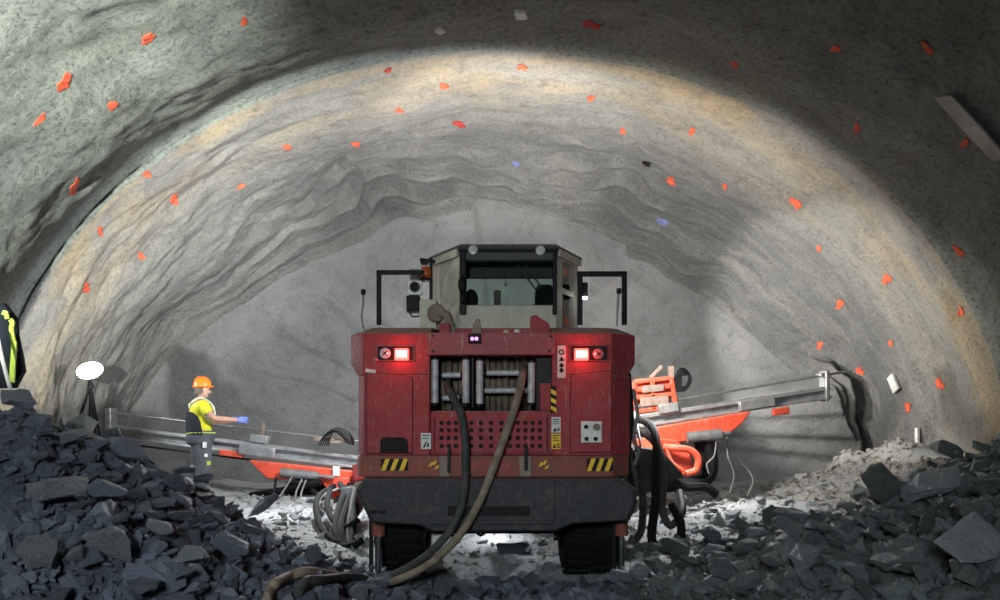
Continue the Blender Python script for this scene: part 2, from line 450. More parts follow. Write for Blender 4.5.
# rubble prototypes: convex angular slate slabs
def hull_proto(k):
    rr = random.Random(k); bm = bmesh.new()
    asp = (1, rr.uniform(.55,1.0), rr.uniform(.32,.85))
    for _ in range(rr.randint(9, 14)):
        v = Vector((rr.uniform(-1,1), rr.uniform(-1,1), rr.uniform(-1,1)))
        m = max(abs(v.x), abs(v.y), abs(v.z)); v = v/m*rr.uniform(.8,1)
        bm.verts.new((v.x*asp[0]*.5, v.y*asp[1]*.5, v.z*asp[2]*.5))
    r = bmesh.ops.convex_hull(bm, input=bm.verts)
    bmesh.ops.delete(bm, geom=list({g for g in r['geom_interior']+r['geom_unused'] if isinstance(g, bmesh.types.BMVert)}), context='VERTS')
    bmesh.ops.recalc_face_normals(bm, faces=bm.faces)
    bm.verts.ensure_lookup_table(); bm.verts.index_update()
    out = (np.array([v.co[:] for v in bm.verts]), [tuple(v.index for v in f.verts) for f in bm.faces]); bm.free(); return out
PROTO = [hull_proto(100+k) for k in range(40)]
def rotm(rx, ry, rz):
    return np.array((Matrix.Rotation(rz,3,'Z') @ Matrix.Rotation(ry,3,'Y') @ Matrix.Rotation(rx,3,'X')))
def rubble_mesh(name, base_vs, base_fs, rocks, mat, label, cat, tilt=0):
    vs = list(map(tuple, base_vs)); fs = list(base_fs)
    for (x, y, z, s, seed) in rocks:
        rr = random.Random(seed); pv, pf = PROTO[rr.randrange(len(PROTO))]
        Rm = rotm(rr.gauss(0,.6), rr.gauss(0,.5), rr.uniform(0,6.28))
        if tilt: Rm = rotm(0, tilt, 0) @ Rm
        w = (pv*s) @ Rm.T+np.array((x, y, z)); b = len(vs)
        vs.extend(map(tuple, w)); fs.extend(tuple(b+i for i in f) for f in pf)
    me = bpy.data.meshes.new(name); me.from_pydata(vs, [], fs); me.materials.append(mat)
    o = bpy.data.objects.new(name, me); COL.objects.link(o)
    return tag(o, label, cat, kind='stuff')
LP = [(-3.3,5,1.62),(-3.35,5.5,1.42),(-3.2,6,1.30),(-3.0,6.5,.98),(-2.8,7,.83),(-2.4,7,.58),(-2.1,7.2,.14),(-1.7,7,-.1),(-2.1,4,.42),(-1.3,4.6,.12),
      (-1.6,5.5,.26),(-2.2,5.6,.72),(-2.7,4.9,.98),(-2.7,4.2,.80),(-1.0,6,-.02),(-1.0,5,-.02),(-4,8,.36),(-3.2,8,.12),(-2.4,8,-.2),(-4.2,5,1.9),(-4.3,6.2,1.45),(-5.2,7.2,1.1),
      (-5,8.6,.3),(-3,3.2,.5),(-4.2,3.5,1.1),(-1.5,3.4,-.1),(-1.3,7.6,-.2),(-6,5,2.0),(-6,8.3,.6),(-2,8.6,-.3),(-3.4,9,-.2),(-5.2,9.4,-.1)]
RP = [(3.97,6,1.22),(3.75,6.3,1.0),(3.44,6.5,.75),(3.15,6.8,.57),(2.78,7,.48),(2.29,7.2,.24),(1.9,7.2,.1),(1.4,7,-.02),(4.8,6.6,1.5),(5,8,1.0),(4,8,.35),(3,8.2,.05),
      (2,8.2,-.2),(1.3,7.8,-.25),(2.2,5.2,.42),(2.8,5.6,.66),(1.6,5.4,.12),(1.2,6,.0),(3.1,4.6,.7),(2.2,4.2,.3),(3.6,5.2,1.0),(4.4,4.6,1.2),(1.4,4.4,0),(1,5,-.04),
      (3.4,3.4,.5),(2,3.2,.0),(5.8,6,1.9),(6,8.5,1.2),(4.8,9.2,.1),(3.4,9.2,-.3)]
FP = [(0,6.3,-.08),(-1,6.2,-.03),(1,6.2,-.03),(0,5,-.08),(.6,5.6,-.04),(-.6,5.6,-.05),(0,4,-.12),(1,4.4,-.06),(-1,4.4,-.05),(0,7.1,-.16),(.9,7.2,-.18),(-.9,7.2,-.18),(0,7.7,-.3),(1.3,7.7,-.3),(-1.3,7.7,-.3)]
def pile(pts, x0, x1, y0, y1, n, seed, name, mat, label, smax, tilt=0, mul=1):
    nx = int((x1-x0)/.035); ny = int((y1-y0)/.035)
    H = lambda x, y: idw(pts, x, y, 3.2)+.14*fbm(Vector((x*1.1, y*1.1, seed)), 3)+.12*abs(fbm(Vector((x*2.6, y*2.6, seed)), 4))-.10
    vs = []; fs = []
    for j in range(ny+1):
        for i in range(nx+1):
            x = x0+(x1-x0)*i/nx; y = y0+(y1-y0)*j/ny
            vs.append((x, y, H(x, y)-.04))
    for j in range(ny):
        for i in range(nx):
            a = j*(nx+1)+i
            q = (a, a+1, a+nx+2, a+nx+1)
            if max(vs[k][2]-floor_h(vs[k][0], vs[k][1]) for k in (q[0], q[2])) > -.12: fs.append(q)
    rocks = []; rr = random.Random(seed)
    for k in range(n):
        x, y = rr.uniform(x0, x1), rr.uniform(y0, y1)
        h = H(x, y)
        if h < floor_h(x, y)-.02: continue
        s = min(smax, mul*.036*(1/(rr.random()+.012))**.64)*(.72+.06*y)
        rocks.append((x, y, h+.14*s-.02, s, seed*100000+k))
    return rubble_mesh(name, vs, fs, rocks, mat, label, 'rubble', tilt), H
pl, HL = pile(LP, -6.0, -1.0, 3.0, 9.0, 13000, 3, 'muck_pile', M['muck'], 'large heap of dark slate rubble in front of the person in the yellow shirt', .22, 0)
pr, HR = pile(RP, 1.0, 6.0, 3.2, 9.0, 11000, 5, 'muck_pile', M['muck_r'], 'large heap of dark greenish slate rubble to the right of the red machine, below the right boom', .20, .42)
pf, HF = pile(FP, -1.1, 1.1, 3.6, 7.9, 4200, 9, 'loose_rubble', M['muck'], 'low spread of dark rubble on the ground between the two heaps, behind the machine', .26, 0, 1.5)
# broken pale rock under the lamps
MANX = -4.83
grocks = []; rr = random.Random(21)
for k in range(5200):
    x, y = rr.uniform(-6.2, 5.4), rr.uniform(7.9, 13.7)
    if (x-MANX)**2+(y-12.2)**2 < .2: continue
    s = min(.24, .03*(1/(rr.random()+.02))**.6)
    grocks.append((x, y, floor_h(x, y)+.05*s, s, 900000+k))
spoil = []
for k in range(2600):                                            # spoil at the foot of the right wall
    x, y = rr.uniform(4.4, 6.7), rr.uniform(9.3, 13.6); s = min(.16, .022*(1/(rr.random()+.02))**.6)
    spoil.append((x, y, floor_h(x, y)+.1*s, s, 990000+k))
gv = rubble_mesh('broken_gravel', [], [], grocks, M['gravel'], 'pale crushed rock covering the lit ground around and under the red machine', 'gravel')
sv = rubble_mesh('spoil_heap', [], [], spoil, M['spoil'], 'beige fine spoil sloping at the foot of the lit right wall behind the right heap', 'spoil')
# ------------------------------------------------------------------ the drilling machine
rig = thing('drilling_jumbo', (-.05, 9.0, -.1), 'big red tunnel drilling machine seen from behind with two red tail lights glowing', 'drilling machine')
def V(*a): return Vector(a)
def decal(poly_px, d, name, mat, parent, th=.006, label=None):       # thin sheet lying on the rear plane
    m = MB(); m.prism([R(x, y, d) for x, y in poly_px], (0, -th, 0)); return m.build(name, mat, parent, smooth=0, label=label)

# chassis
m = MB(); m.bb(-.75, .65, 7.3, 11.6, .35, .75); m.bb(-.5, .4, 11.4, 12.0, .4, 1.1)
m.bb(-1.0, .9, 7.7, 7.9, .45, .6); m.bb(-1.0, .9, 10.6, 10.8, .45, .6)
m.build('chassis', M['black'], rig, bevel=.02)
YE = 11.2
def rings(rl, rr_, xo, yy, dys):                                     # plan outline at several heights
    out = []
    for (py, xo_, dy, inset) in dys:
        pass
# left and right engine fenders
def fender(sgn, pin, pout, corner, name):
    xi, xc = RX(pin), RX(corner)
    def ring(py, xo, dy, ins):
        z = RZ(py); return [V(xc-sgn*ins, Y0+dy, z), V(xi, Y0+dy, z), V(xi, YE, z), V(xo, YE, z), V(xo, Y0+.24+dy*.6, z)]
    xo = (pout-HX)*(Y0+.24)/F; xl = (pout+(-sgn)*6-HX)*(Y0+.24)/F if False else xo-sgn*.07
    m = MB(); m.loft([ring(375, xl, 0, 0), ring(362, xo, 0, 0), ring(333, xo, 0, 0), ring(323.5, xo-sgn*.14, .34, .03), ring(322.5, xo-sgn*.22, .5, .05)])
    return m.build(name, M['red'], rig, bevel=.018)
fl = fender(-1, 430, 351, 363, 'rear_fender'); fr_ = fender(1, 552, 635, 612, 'rear_fender')
def lower(sgn, pin, pout, corner):
    xi, xc = RX(pin), RX(corner); xo = (pout-HX)*(Y0+.2)/F
    ring = lambda z: [V(xc, Y0, z), V(xi, Y0, z), V(xi, YE, z), V(xo, YE, z), V(xo, Y0+.2, z)]
    m = MB(); m.loft([ring(RZ(456)), ring(RZ(374.6))]); return m.build('side_body', M['red'], rig, bevel=.015)
lower(-1, 430, 358.5, 364); lower(1, 552, 630, 612)
# dusty seam strips on the fender tops
for x0, x1 in ((372, 436), (553, 604)):
    m = MB(); m.bb(RX(x0), RX(x1), Y0+.6, Y0+2.6, RZ(322.6), RZ(322.6)+.02)
    m.build('engine_cover', M['brown'], rig, bevel=.006)
# crossbeam with the camera
cb = MB().rbox(426, 555.5, 333, 355.5, -.04, .16).build('crossbeam', M['redbeam'], rig, bevel=.01)
m = MB()
for x, y in ((433, 336.5), (551, 337), (433, 351.5), (549, 351.5)): m.cyl(R(x, y, -.04), R(x, y, -.055), .014, n=6)
m.each('bolt', M['black'], cb)
cam_ = MB().rbox(468.5, 481.5, 334.5, 344, -.08, -.03).build('reversing_camera', M['ink'], rig, bevel=.006)
for x in (472.6, 476.8):
    MB().ball(R(x, 339.6, -.08), .017).build('camera_light', M['violet'], cam_, label='glowing violet camera light')
# recess behind the crossbeam: back wall, hose reel, guide rollers
m = MB(); m.bb(RX(430), RX(552), 8.35, 8.4, RZ(456), RZ(325)); m.bb(RX(430), RX(552), 7.15, 8.4, RZ(415), RZ(413)); m.bb(RX(430), RX(552), 7.2, 8.4, RZ(331), RZ(329))
m.build('recess_wall', M['black'], rig)
rc = R(0, 384, .75); rl = MB()
for k in range(19):
    x = RX(429)+(RX(556)-RX(429))*(k+.5)/19*1.0
    rl.torus(V(x, rc.y, rc.z), (1,0,0), .36+.03*((k*7) % 3-1), .031, 30, 8)
reel = rl.build('coiled_cable', M['coil'], rig)
rd = MB(); rd.cyl(V(RX(428), rc.y, rc.z), V(RX(557), rc.y, rc.z), .3)
for x in (428, 478.5, 556): rd.cyl(V(RX(x)-.012, rc.y, rc.z), V(RX(x)+.012, rc.y, rc.z), .46, n=30)
rd.build('reel_drum', M['black'], reel)
m = MB(); m.rbox(470.5, 474, 356, 408, .08, .2); m.rbox(478, 481, 356, 408, .15, .22); m.rbox(536, 553, 356, 411, .12, .3)
m.each('roller_frame', M['black'], rig, bevel=.01)
MB().rbox(540, 552, 383, 411, .04, .14).build('hose_clamp_box', M['red'], rig, bevel=.012)
def roller(a, b, r=.034):
    o = MB().cyl(a, b, r).build('guide_roller', M['roller'], rig)
    d = (Vector(b)-Vector(a)).normalized(); c = MB()
    c.cyl(a-d*.012, a+d*.012, r*1.12); c.cyl(b-d*.012, b+d*.012, r*1.12); c.each('roller_cap', M['black'], o); return o
for x, a, b in ((434.2, 358, 404), (465.5, 358, 404), (479.5, 359, 405)): roller(R(x, a, .07), R(x, b, .07))
roller(R(532, 361, .07), R(531.5, 404, .07))
for y, a, b in ((374.3, 440, 461), (397.5, 440, 460)): roller(R(a, y, .14), R(b, y, .14), .027)
for y, a, b in ((372, 485, 528), (390, 483, 529)): roller(R(a, y, .15), R(b, y, .15), .027)
# lower rear panel and perforated plate
m = MB(); m.rbox(430, 552.5, 411, 455.5, .03, .2); m.build('lower_panel', M['red'], rig, bevel=.012)
MB().rbox(436, 546, 418, 452, .012, .028).build('plate_backing', M['ink'], rig)
xs = [441.6,448.8,456,464,471.3,481,491,501.5,510,518,525.4,532.6,540]; ys = [423,430.2,438,446]
xb = [435.2]+[(a+b)/2 for a, b in zip(xs, xs[1:])]+[546.5]; yb = [417.5]+[(a+b)/2 for a, b in zip(ys, ys[1:])]+[452.5]
m = MB()
for i, cx in enumerate(xs):
    for j, cy in enumerate(ys):
        n = 16; inn = []; outr = []
        for k in range(n):
            a = 2*math.pi*(k+.5)/n; ca, sa = math.cos(a), math.sin(a); inn.append((cx+2.35*ca, cy+2.35*sa))
            ex = (xb[i+1]-cx) if ca > 0 else (cx-xb[i]); ey = (yb[j+1]-cy) if sa > 0 else (cy-yb[j])
            q = min(ex/abs(ca), ey/abs(sa)); outr.append((cx+q*ca, cy+q*sa))
        # corners
        b = len(m.v)
        for (x, y) in inn: m.v.append(R(x, y, -.008))
        for (x, y) in outr: m.v.append(R(x, y, -.008))
        for (x, y) in inn: m.v.append(R(x, y, .012))
        for k in range(n):
            k2 = (k+1) % n
            m.f.append((b+k, b+k2, b+n+k2, b+n+k)); m.f.append((b+k, b+k2, b+2*n+k2, b+2*n+k))
        for sx, sy in ((1,1),(-1,1),(-1,-1),(1,-1)):
            X = xb[i+1] if sx > 0 else xb[i]; Y = yb[j+1] if sy > 0 else yb[j]
            near2 = sorted(range(n), key=lambda k: (outr[k][0]-X)**2+(outr[k][1]-Y)**2)[:2]
            m.v.append(R(X, Y, -.008)); m.f.append((len(m.v)-1, b+n+near2[0], b+n+near2[1]))
pp = m.build('perforated_plate', M['red'], rig, smooth=0)
m = MB()
for x, a, b in ((434.6, 417, 453), (547, 417, 453)): m.rbox(x-.5, x+.5, a, b, -.004, .03)
m.each('plate_edge', M['ink'], pp)
# bumper beam, hazard marks
bm_ = MB(); zt, zb = RZ(455.5), RZ(476.5)
ring = lambda z: [V(RX(362), Y0-.06, z), V(RX(612), Y0-.06, z), V(RX(632), Y0+.16, z), V(RX(632), 8.0, z), V(RX(355), 8.0, z), V(RX(355), Y0+.12, z)]
bm_.loft([ring(zb), ring(zt)]); beam = bm_.build('bumper_beam', M['rust'], rig, bevel=.012)
def hazard(x0, x1, y0, y1, n, slope=5):
    o = decal([(x0, y0), (x1, y0), (x1, y1), (x0, y1)], -.061, 'hazard_marking', M['ink'], rig, label='yellow and black hazard stripes')
    w = (x1-x0)/n
    m = MB()
    for k in range(n):
        a = x0+k*w; q = [(a+slope*.9, y0), (min(x1, a+slope*.9+w*.5), y0), (min(x1, a+w*.5), y1), (a, y1)]
        m.prism([R(x, y, -.068) for x, y in q], (0, -.003, 0))
    m.each('yellow_stripe', M['yellow'], o, smooth=0); return o
hazard(382, 409, 458.5, 470, 3); hazard(586, 612, 458, 470.5, 3)
for x0, pts in ((431, 0), (540, 0)):                               # two worn-off marks: yellow scraps only
    m = MB()
    for a, b, w in ((0, 3, 3.2), (4, 1, 2.6), (6, 6, 2.8)):
        m.prism([R(x0+a, 459.5+b, -.061), R(x0+a+w, 458.5+b, -.061), R(x0+a+w-1.6, 463+b*.8, -.061), R(x0+a-2, 464+b*.8, -.061)], (0, -.004, 0))
    m.build('worn_hazard_marking', M['yellow'], rig, smooth=0, label='worn yellow remains of hazard stripes')
m = MB(); m.rbox(440, 450, 455.6, 476, -.075, -.055); m.rbox(519, 531, 455.6, 476, -.075, -.055); m.each('hinge_plate', M['brown'], beam, bevel=.004)
m = MB(); m.rbox(448, 451, 446, 472, -.09, -.07); m.rbox(524, 527.5, 446, 470, -.09, -.07); m.each('hinge_pin', M['black'], beam, bevel=.004)
MB().rbox(473, 511, 461.5, 469, -.064, -.05).build('centre_slot', M['redbeam'], beam)
# dark rear counterweight
cw = MB()
poly = [(366,476.6),(618,476.6),(634,488),(635.5,502),(628,519.5),(572,522.5),(556,530),(432,530.5),(420,524),(372.5,521),(364,504),(357.5,489)]
inner = [(x+(500-x)*.035, y+(500-y)*.06) for x, y in poly]
cw.loft([[R(x, y, -.14) for x, y in inner], [R(x, y, -.10) for x, y in poly], [R(x, y, .75) for x, y in poly]])
cwo = cw.build('counterweight', M['bumper'], rig, bevel=.012)
m = MB(); m.rbox(449, 529, 504.5, 513.5, -.16, -.13); m.rbox(374, 380, 508, 511.5, -.155, -.13); m.rbox(382, 388, 508, 511.5, -.155, -.13); m.each('slot', M['ink'], cwo, bevel=.004)
m = MB(); m.rbox(433, 552, 518, 522, -.165, -.12); m.rbox(488, 554, 479, 520, -.15, -.12); m.build('reinforcing_plate', M['bumper'], cwo, bevel=.008)
m = MB()
for pts in (((448,530),(452,537),(462,536),(470,531)), ((474,531),(480,537),(486,533)), ((556,529),(556,536),(560,540),(554,541))):
    m.tube([R(x, y, .1) for x, y in pts], .014, 6)
m.each('chain_loop', M['black'], cwo)
# tail lights
def tail(x0, x1, y0, y1, xr, yr, xl, yl, lens):
    h = MB().rbox(x0, x1, y0, y1, -.012, .01).build('tail_light_housing', M['redbeam'] if lens == 'lens' else M['red'], rig, bevel=.006)
    MB().rbox(x0+1.5, x1-1.5, y0+1.5, y1-1.5, -.018, -.008).build('housing_recess', M['ink'], h, bevel=.003)
    MB().lathe(R(xr, yr, -.015), (0,-1,0), [(.048, -.01), (.05, .012), (.042, .022), (.015, .026)]).build('round_lamp', M[lens], h)
    c = MB(); c.cyl(R(xr, yr, -.044), R(xr, yr, -.038), .012); c.bar(R(xr-3.2, yr+2.5, -.04), R(xr+3.2, yr-2.5, -.04), .01, .008, (0,1,0)); c.bar(R(xr-3.2, yr-2.5, -.04), R(xr+3.2, yr+2.5, -.04), .01, .008, (0,1,0)); c.build('lamp_cross', M['red'], h)
    MB().rbox(xl-7, xl+7, yl-5.6, yl+6.4, -.04, -.008).build('brake_lamp', M['tail'], h, bevel=.012, label='glowing red rectangular brake lamp')
    MB().rbox(xl-5.2, xl+5.2, yl-3, yl+3, -.046, -.036).build('lamp_element', M['tailcore'], h, bevel=.003)
tail(376.5, 415, 345, 361.5, 385.6, 353.6, 402, 354.2, 'lens'); tail(569, 608.5, 344.5, 361.5, 598, 354.2, 581.2, 354.4, 'redlens')
MB().ball(R(376.8, 360, -.015), .02).build('small_lamp', M['redlens'], rig)
# doors
def door(poly):
    cx = sum(p[0] for p in poly)/len(poly); cy = sum(p[1] for p in poly)/len(poly)
    g = [(cx+(x-cx)*1.028, cy+(y-cy)*1.018) for x, y in poly]
    o = MB().prism([R(x, y, .002) for x, y in poly], (0, -.016, 0)).build('access_door', M['red'], rig, bevel=.005)
    MB().prism([R(x, y, .002) for x, y in g], (0, -.005, 0)).build('door_gap', M['ink'], o, smooth=0); return o  # dark sheet standing in for the shaded gap round the door
dl = door([(367, 371.5), (411, 377), (412.5, 379), (412.5, 453), (367, 453)]); dr = door([(571, 375.5), (611, 371), (611, 452), (570, 452)])
m = MB(); q = [(380.5, 452.5), (380.5, 440), (383, 437.2), (404, 437.2), (407.5, 440), (408.5, 446), (408.5, 452.5)]
m.prism([R(x, y, -.012) for x, y in q], (0, -.012, 0)); m.build('handle_recess', M['ink'], dl, bevel=.004)
m = MB(); m.rbox(386, 402, 446, 449, -.034, -.02); m.build('door_handle', M['black'], dl, bevel=.004)
m = MB(); m.bar(R(366, 370.5, -.02), R(376, 371.8, -.02), .02, .03); m.build('door_strap', M['plate'], dl)
sp = MB().rbox(580.8, 601.5, 421.3, 442.5, -.024, -.01).build('socket_plate', M['plate'], dr, bevel=.004, label='pale square plate with four round sockets')
m = MB()
for x, y, r in ((585.8, 426.8, .020), (586.2, 438.8, .020), (595.2, 438.8, .020)): m.cyl(R(x, y, -.02), R(x, y, -.03), r)
m.each('socket_hole', M['ink'], dr); MB().cyl(R(596.2, 427, -.02), R(596.2, 427, -.04), .033).build('socket_cap', M['brown'], dr)
# stickers and signs
def sticker(x0, x1, y0, y1, mat, glyphs, d=-.0005):
    o = decal([(x0, y0), (x1, y0), (x1, y1), (x0, y1)], d, 'warning_sticker', mat, rig, .004)
    m = MB()
    for g in glyphs: m.prism([R(x, y, d-.0045) for x, y in g], (0, -.002, 0))
    m.build('sticker_print', M['ink'], o, smooth=0); return o
bar_ = lambda x0, x1, y0, y1: [(x0, y0), (x1, y0), (x1, y1), (x0, y1)]
sticker(551.4, 560.6, 417, 432.5, M['white'], [bar_(552.5, 559.5, 419, 419.7), bar_(552.5, 559, 421.2, 421.9), bar_(552.5, 559.5, 423.4, 424.1), [(552.8, 431.5), (555, 427.5), (557, 431.5)], bar_(557.6, 559.4, 428, 431)], -.0005)
sticker(551.4, 560.6, 433.5, 449, M['yellow'], [bar_(552.5, 559.5, 435, 435.8), bar_(552.5, 558.5, 437.5, 438.2), bar_(552.5, 559.5, 440, 440.7), [(552.5, 448), (554.4, 443.5), (556.2, 448)], bar_(556.9, 559.6, 443.8, 444.6), bar_(556.9, 559.6, 447, 447.8), bar_(556.9, 557.6, 443.8, 447.8), bar_(558.9, 559.6, 443.8, 447.8)], -.0005)
sticker(421, 431, 433, 449, M['white'], [bar_(422.2, 429.5, 435, 436), bar_(422.2, 428, 438, 438.8), [(423, 447.5), (426, 441), (427, 441), (425, 447.5)], bar_(427.2, 429, 443, 447)], -.0005)
sg = MB().rbox(557.2, 565.6, 345.5, 378.3, -.02, .005).build('symbol_sign', M['signwhite'], rig, bevel=.003, label='narrow pale sign with four black symbols')
m = MB(); tor = 3.0
m.torus(R(561.4, 352.3, -.021), (0,1,0), .02, .006, 14, 5)
m.prism([R(561.4, 356.5, -.021), R(564.2, 361.2, -.021), R(558.6, 361.2, -.021)], (0, -.004, 0))
for y in (365.5, 370.5): m.prism([R(561.4, y-2.8, -.021), R(564, y, -.021), R(561.4, y+2.8, -.021), R(558.8, y, -.021)], (0, -.004, 0))
m.build('sign_symbol', M['ink'], sg, smooth=0)
hz = MB().rbox(550.6, 556.4, 386, 412.5, -.012, .035).build('upright_hazard_marking', M['ink'], rig, label='upright yellow and black hazard strip')
m = MB()
for y in (389, 397.5, 405.5): m.prism([R(550.8, y, -.0125), R(556.2, y+2.6, -.0125), R(556.2, y+7, -.0125), R(550.8, y+4, -.0125)], (0, -.003, 0))
m.each('yellow_stripe', M['yellow'], hz, smooth=0)
# dark strips and small hoses on the right flank
m = MB(); m.bb(RX(619), RX(624), Y0+.22, Y0+.34, RZ(455), RZ(376)); m.build('side_rail', M['black'], rig, bevel=.01)
m = MB(); m.tube([(1.28,7.25,1.75),(1.31,7.2,1.5),(1.27,7.22,1.3),(1.33,7.25,1.15),(1.30,7.3,1.02)], .018, 8); m.build('thin_hose', M['thinhose'], rig)
m = MB(); m.tube([(1.24,7.3,1.9),(1.25,7.2,1.5),(1.22,7.2,1.1),(1.28,7.3,.8)], .028, 8); m.build('flank_hose', M['rubber'], rig)
m = MB(); m.bb(-1.31, -1.27, Y0+.2, Y0+.26, RZ(455), RZ(376)); m.build('lit_flank_strip', M['beige'], rig)  # pale strip, paints in the light on the left side panel
# centre deck, rails and lugs under the cab
m = MB(); m.bb(RX(436), RX(556), 7.2, 8.3, RZ(331), RZ(333.5)); m.build('deck', M['brown'], rig)
m = MB(); m.rbox(440, 556, 323.5, 331.5, .35, .47); m.rbox(437, 449, 320, 333, .2, .4); m.build('deck_rail', M['red'], rig, bevel=.015)
def lug(pts, d0, th): return MB().prism([R(x, y, d0) for x, y in pts], (0, th, 0)).build('lifting_lug', M['brown' if th < .09 else 'red'], rig, bevel=.008)
lug([(471, 333), (472, 321), (476, 315), (479, 316), (482, 333)], .22, .08); lug([(531, 333), (531.5, 313), (537, 312), (551, 321), (552, 333)], .2, .1)
lug([(441, 333), (444, 322), (450, 318), (456, 333)], .3, .08)
m = MB()
m.ball(R(506.5, 331.5, .1), .03); m.build('deck_knob', M['beige'], rig)
MB().ball(R(517.5, 330.5, .1), .032).build('deck_knob', M['beige'], rig)
# antennas
for pts, top in (([(362.3,292),(362,304),(360.5,318),(362,326),(365,334)], (362.3,292)), ([(619.6,290),(618.6,306),(617.6,325)], (619.8,291))):
    o = MB().tube([R(x, y, .05) for x, y in pts], .010, 8).build('antenna', M['steel'], rig)
    MB().lathe(R(*top, .05), (0,0,1), [(.016,-.02),(.024,0),(.022,.03),(.01,.035)]).build('antenna_tip', M['black'], o)
# black guard frames either side of the cab
def frame(pts, w): 
    m = MB()
    for a, b in zip(pts, pts[1:]): m.bar(a, b, w, w, (0,1,.01))
    return m.build('guard_frame', M['black'], rig, bevel=.006)
YG = 8.4; g = lambda x, y: at(x, y, YG)
frame([g(379, 325), g(379, 270.5), ], .05); frame([g(376.7, 272.5), g(424, 272.5)], .05)
frame([g(624.3, 325), g(624.3, 271.5)], .055); frame([g(626.8, 274), g(577, 274)], .055); frame([g(580, 272), g(580, 325)], .055)

# ------------------------------------------------------------------ operator cab
YC = 8.3; ZT = 3.34
c = lambda x, y, Y=YC: at(x, y, Y)
xl, xr = c(460, 0).x, c(556.5, 0).x                  # rear face
xL, xR = -.80, .92; YB, YN = 8.9, 9.75               # corner posts, front
zb = 1.7
cab = MB()
def panel(m, a, b, z0, z1, th=.05):                  # upright panel between plan points
    a, b = Vector((*a, 0)), Vector((*b, 0)); d = (b-a).normalized(); nrm = Vector((-d.y, d.x, 0))*th
    m.prism([(a.x,a.y,z0),(b.x,b.y,z0),(b.x,b.y,z1),(a.x,a.y,z1)], nrm)
zh = c(0, 305).z                                     # sill height at the back
panel(cab, (xl, YC), (xr, YC), zb, zh, .05)
panel(cab, (xL, YB), (xl, YC), zb, ZT, .05)
# right corner panel has a narrow window
mid1 = (xr+(xR-xr)*.28, YC+(YB-YC)*.28); mid2 = (xr+(xR-xr)*.78, YC+(YB-YC)*.78)
panel(cab, (xr, YC), mid1, zb, ZT, .05); panel(cab, mid2, (xR, YB), zb, ZT, .05)
panel(cab, mid1, mid2, zb, 1.95, .05); panel(cab, mid1, mid2, 3.22, ZT, .05); panel(cab, mid1, mid2, 2.86, 2.93, .05)
panel(cab, (xL, YN), (xL, YB), zb, 2.35, .05); panel(cab, (xR, YB), (xR, YN), zb, 2.35, .05)
panel(cab, (xL, YN), (xL, YN-.09), zb, ZT); panel(cab, (xR, YN-.09), (xR, YN), zb, ZT)
panel(cab, (xR, YN), (xL, YN), zb, 2.3, .05); panel(cab, (xR, YN), (xL, YN), 3.34, ZT, .05)
cabo = cab.build('cab', M['beige'], rig, bevel=.012)
rf = MB(); ov = .05
plan = lambda o, dy: [V(xl-o*.4, YC-o, 0), V(xr+o*.4, YC-o, 0), V(xR+o, YB-o*.3, 0), V(xR+o, YN+o, 0), V(xL-o, YN+o, 0), V(xL-o, YB-o*.3, 0)]
rz = lambda pl, z: [V(p.x, p.y, z) for p in pl]
rf.loft([rz(plan(.02, 0), ZT-.04), rz(plan(.045, 0), ZT-.02), rz(plan(.045, 0), ZT+.01), rz(plan(-.02, 0), ZT+.045)])
rf.build('roof', M['roof'], cabo, bevel=.01)
m = MB(); panel(m, (xL-.02, YB-.02), (xl-.02, YC-.02), ZT-.10, ZT-.02, -.02); panel(m, (xr+.02, YC-.02), (xR+.02, YB-.02), ZT-.10, ZT-.02, -.02); m.each('roof_gutter', M['beige'], cabo)
m = MB(); z1 = c(0, 269).z
m.bb(xl, xr, YC-.03, YC+.03, c(0, 261).z, ZT-.03)
m.bb(xl, xr, YC+.5, YC+.54, c(0, 268.5).z-.02, ZT-.03)
m.build('rear_header', M['roof'], cabo, bevel=.012)
m = MB()
m.bb(xl-.005, c(466.5, 0).x, YC-.035, YC+.02, c(0, 315).z, ZT-.02); m.bb(c(552.5, 0).x, xr+.005, YC-.035, YC+.02, c(0, 315).z, ZT-.02)
m.bb(xl, xr, YC-.04, YC+.02, ZT-.06, ZT+.01)
m.build('window_frame', M['black'], cabo, bevel=.012)
m = MB(); m.bb(c(466, 0).x, c(553, 0).x, YC-.004, YC+.004, zh, c(0, 262).z); m.build('rear_window', M['glass'], cabo, smooth=0)
m = MB(); panel(m, mid1, mid2, 1.95, 2.86, .012); panel(m, mid1, mid2, 2.93, 3.22, .012); m.build('corner_window', M['glass'], cabo, smooth=0)
m = MB(); panel(m, (xR-.02, YN), (xL+.02, YN), 2.3, 3.34, .01); m.build('front_window', M['glass'], cabo, smooth=0)
m = MB(); panel(m, (xL, YN-.09), (xL, YB+.05), 2.35, ZT-.05, .01); panel(m, (xR, YB+.05), (xR, YN-.09), 2.35, ZT-.05, .01); m.build('side_window', M['glass'], cabo, smooth=0)
for x, y in ((473.3, 250.8), (540.3, 251.5)):
    o = MB().lathe(c(x, y)+V(0,-.02,0), (0,-1,0), [(.05,-.02),(.055,.03),(.048,.045),(.02,.048)]).build('roof_work_light', M['lens'], cabo)
m = MB()
m.bar(c(517, 265)+V(0,-.05,0), c(535.5, 290.5)+V(0,-.05,0), .014, .016); m.bar(c(525, 265)+V(0,-.05,0), c(540, 287)+V(0,-.05,0), .014, .016); m.bar(c(535.5, 290.5)+V(0,-.05,0), c(540, 288)+V(0,-.05,0), .014, .016)
m.bar(c(540, 262)+V(0,-.05,0), c(540, 303)+V(0,-.05,0), .012, .014)
m.build('wiper', M['black'], cabo)
m = MB(); m.bb(.42, .62, 8.75, 9.2, 2.2, 3.02); m.bb(.30, .62, 8.6, 9.2, 2.2, 2.42); m.build('operator_seat', M['seat'], cabo, bevel=.05, seg=3)
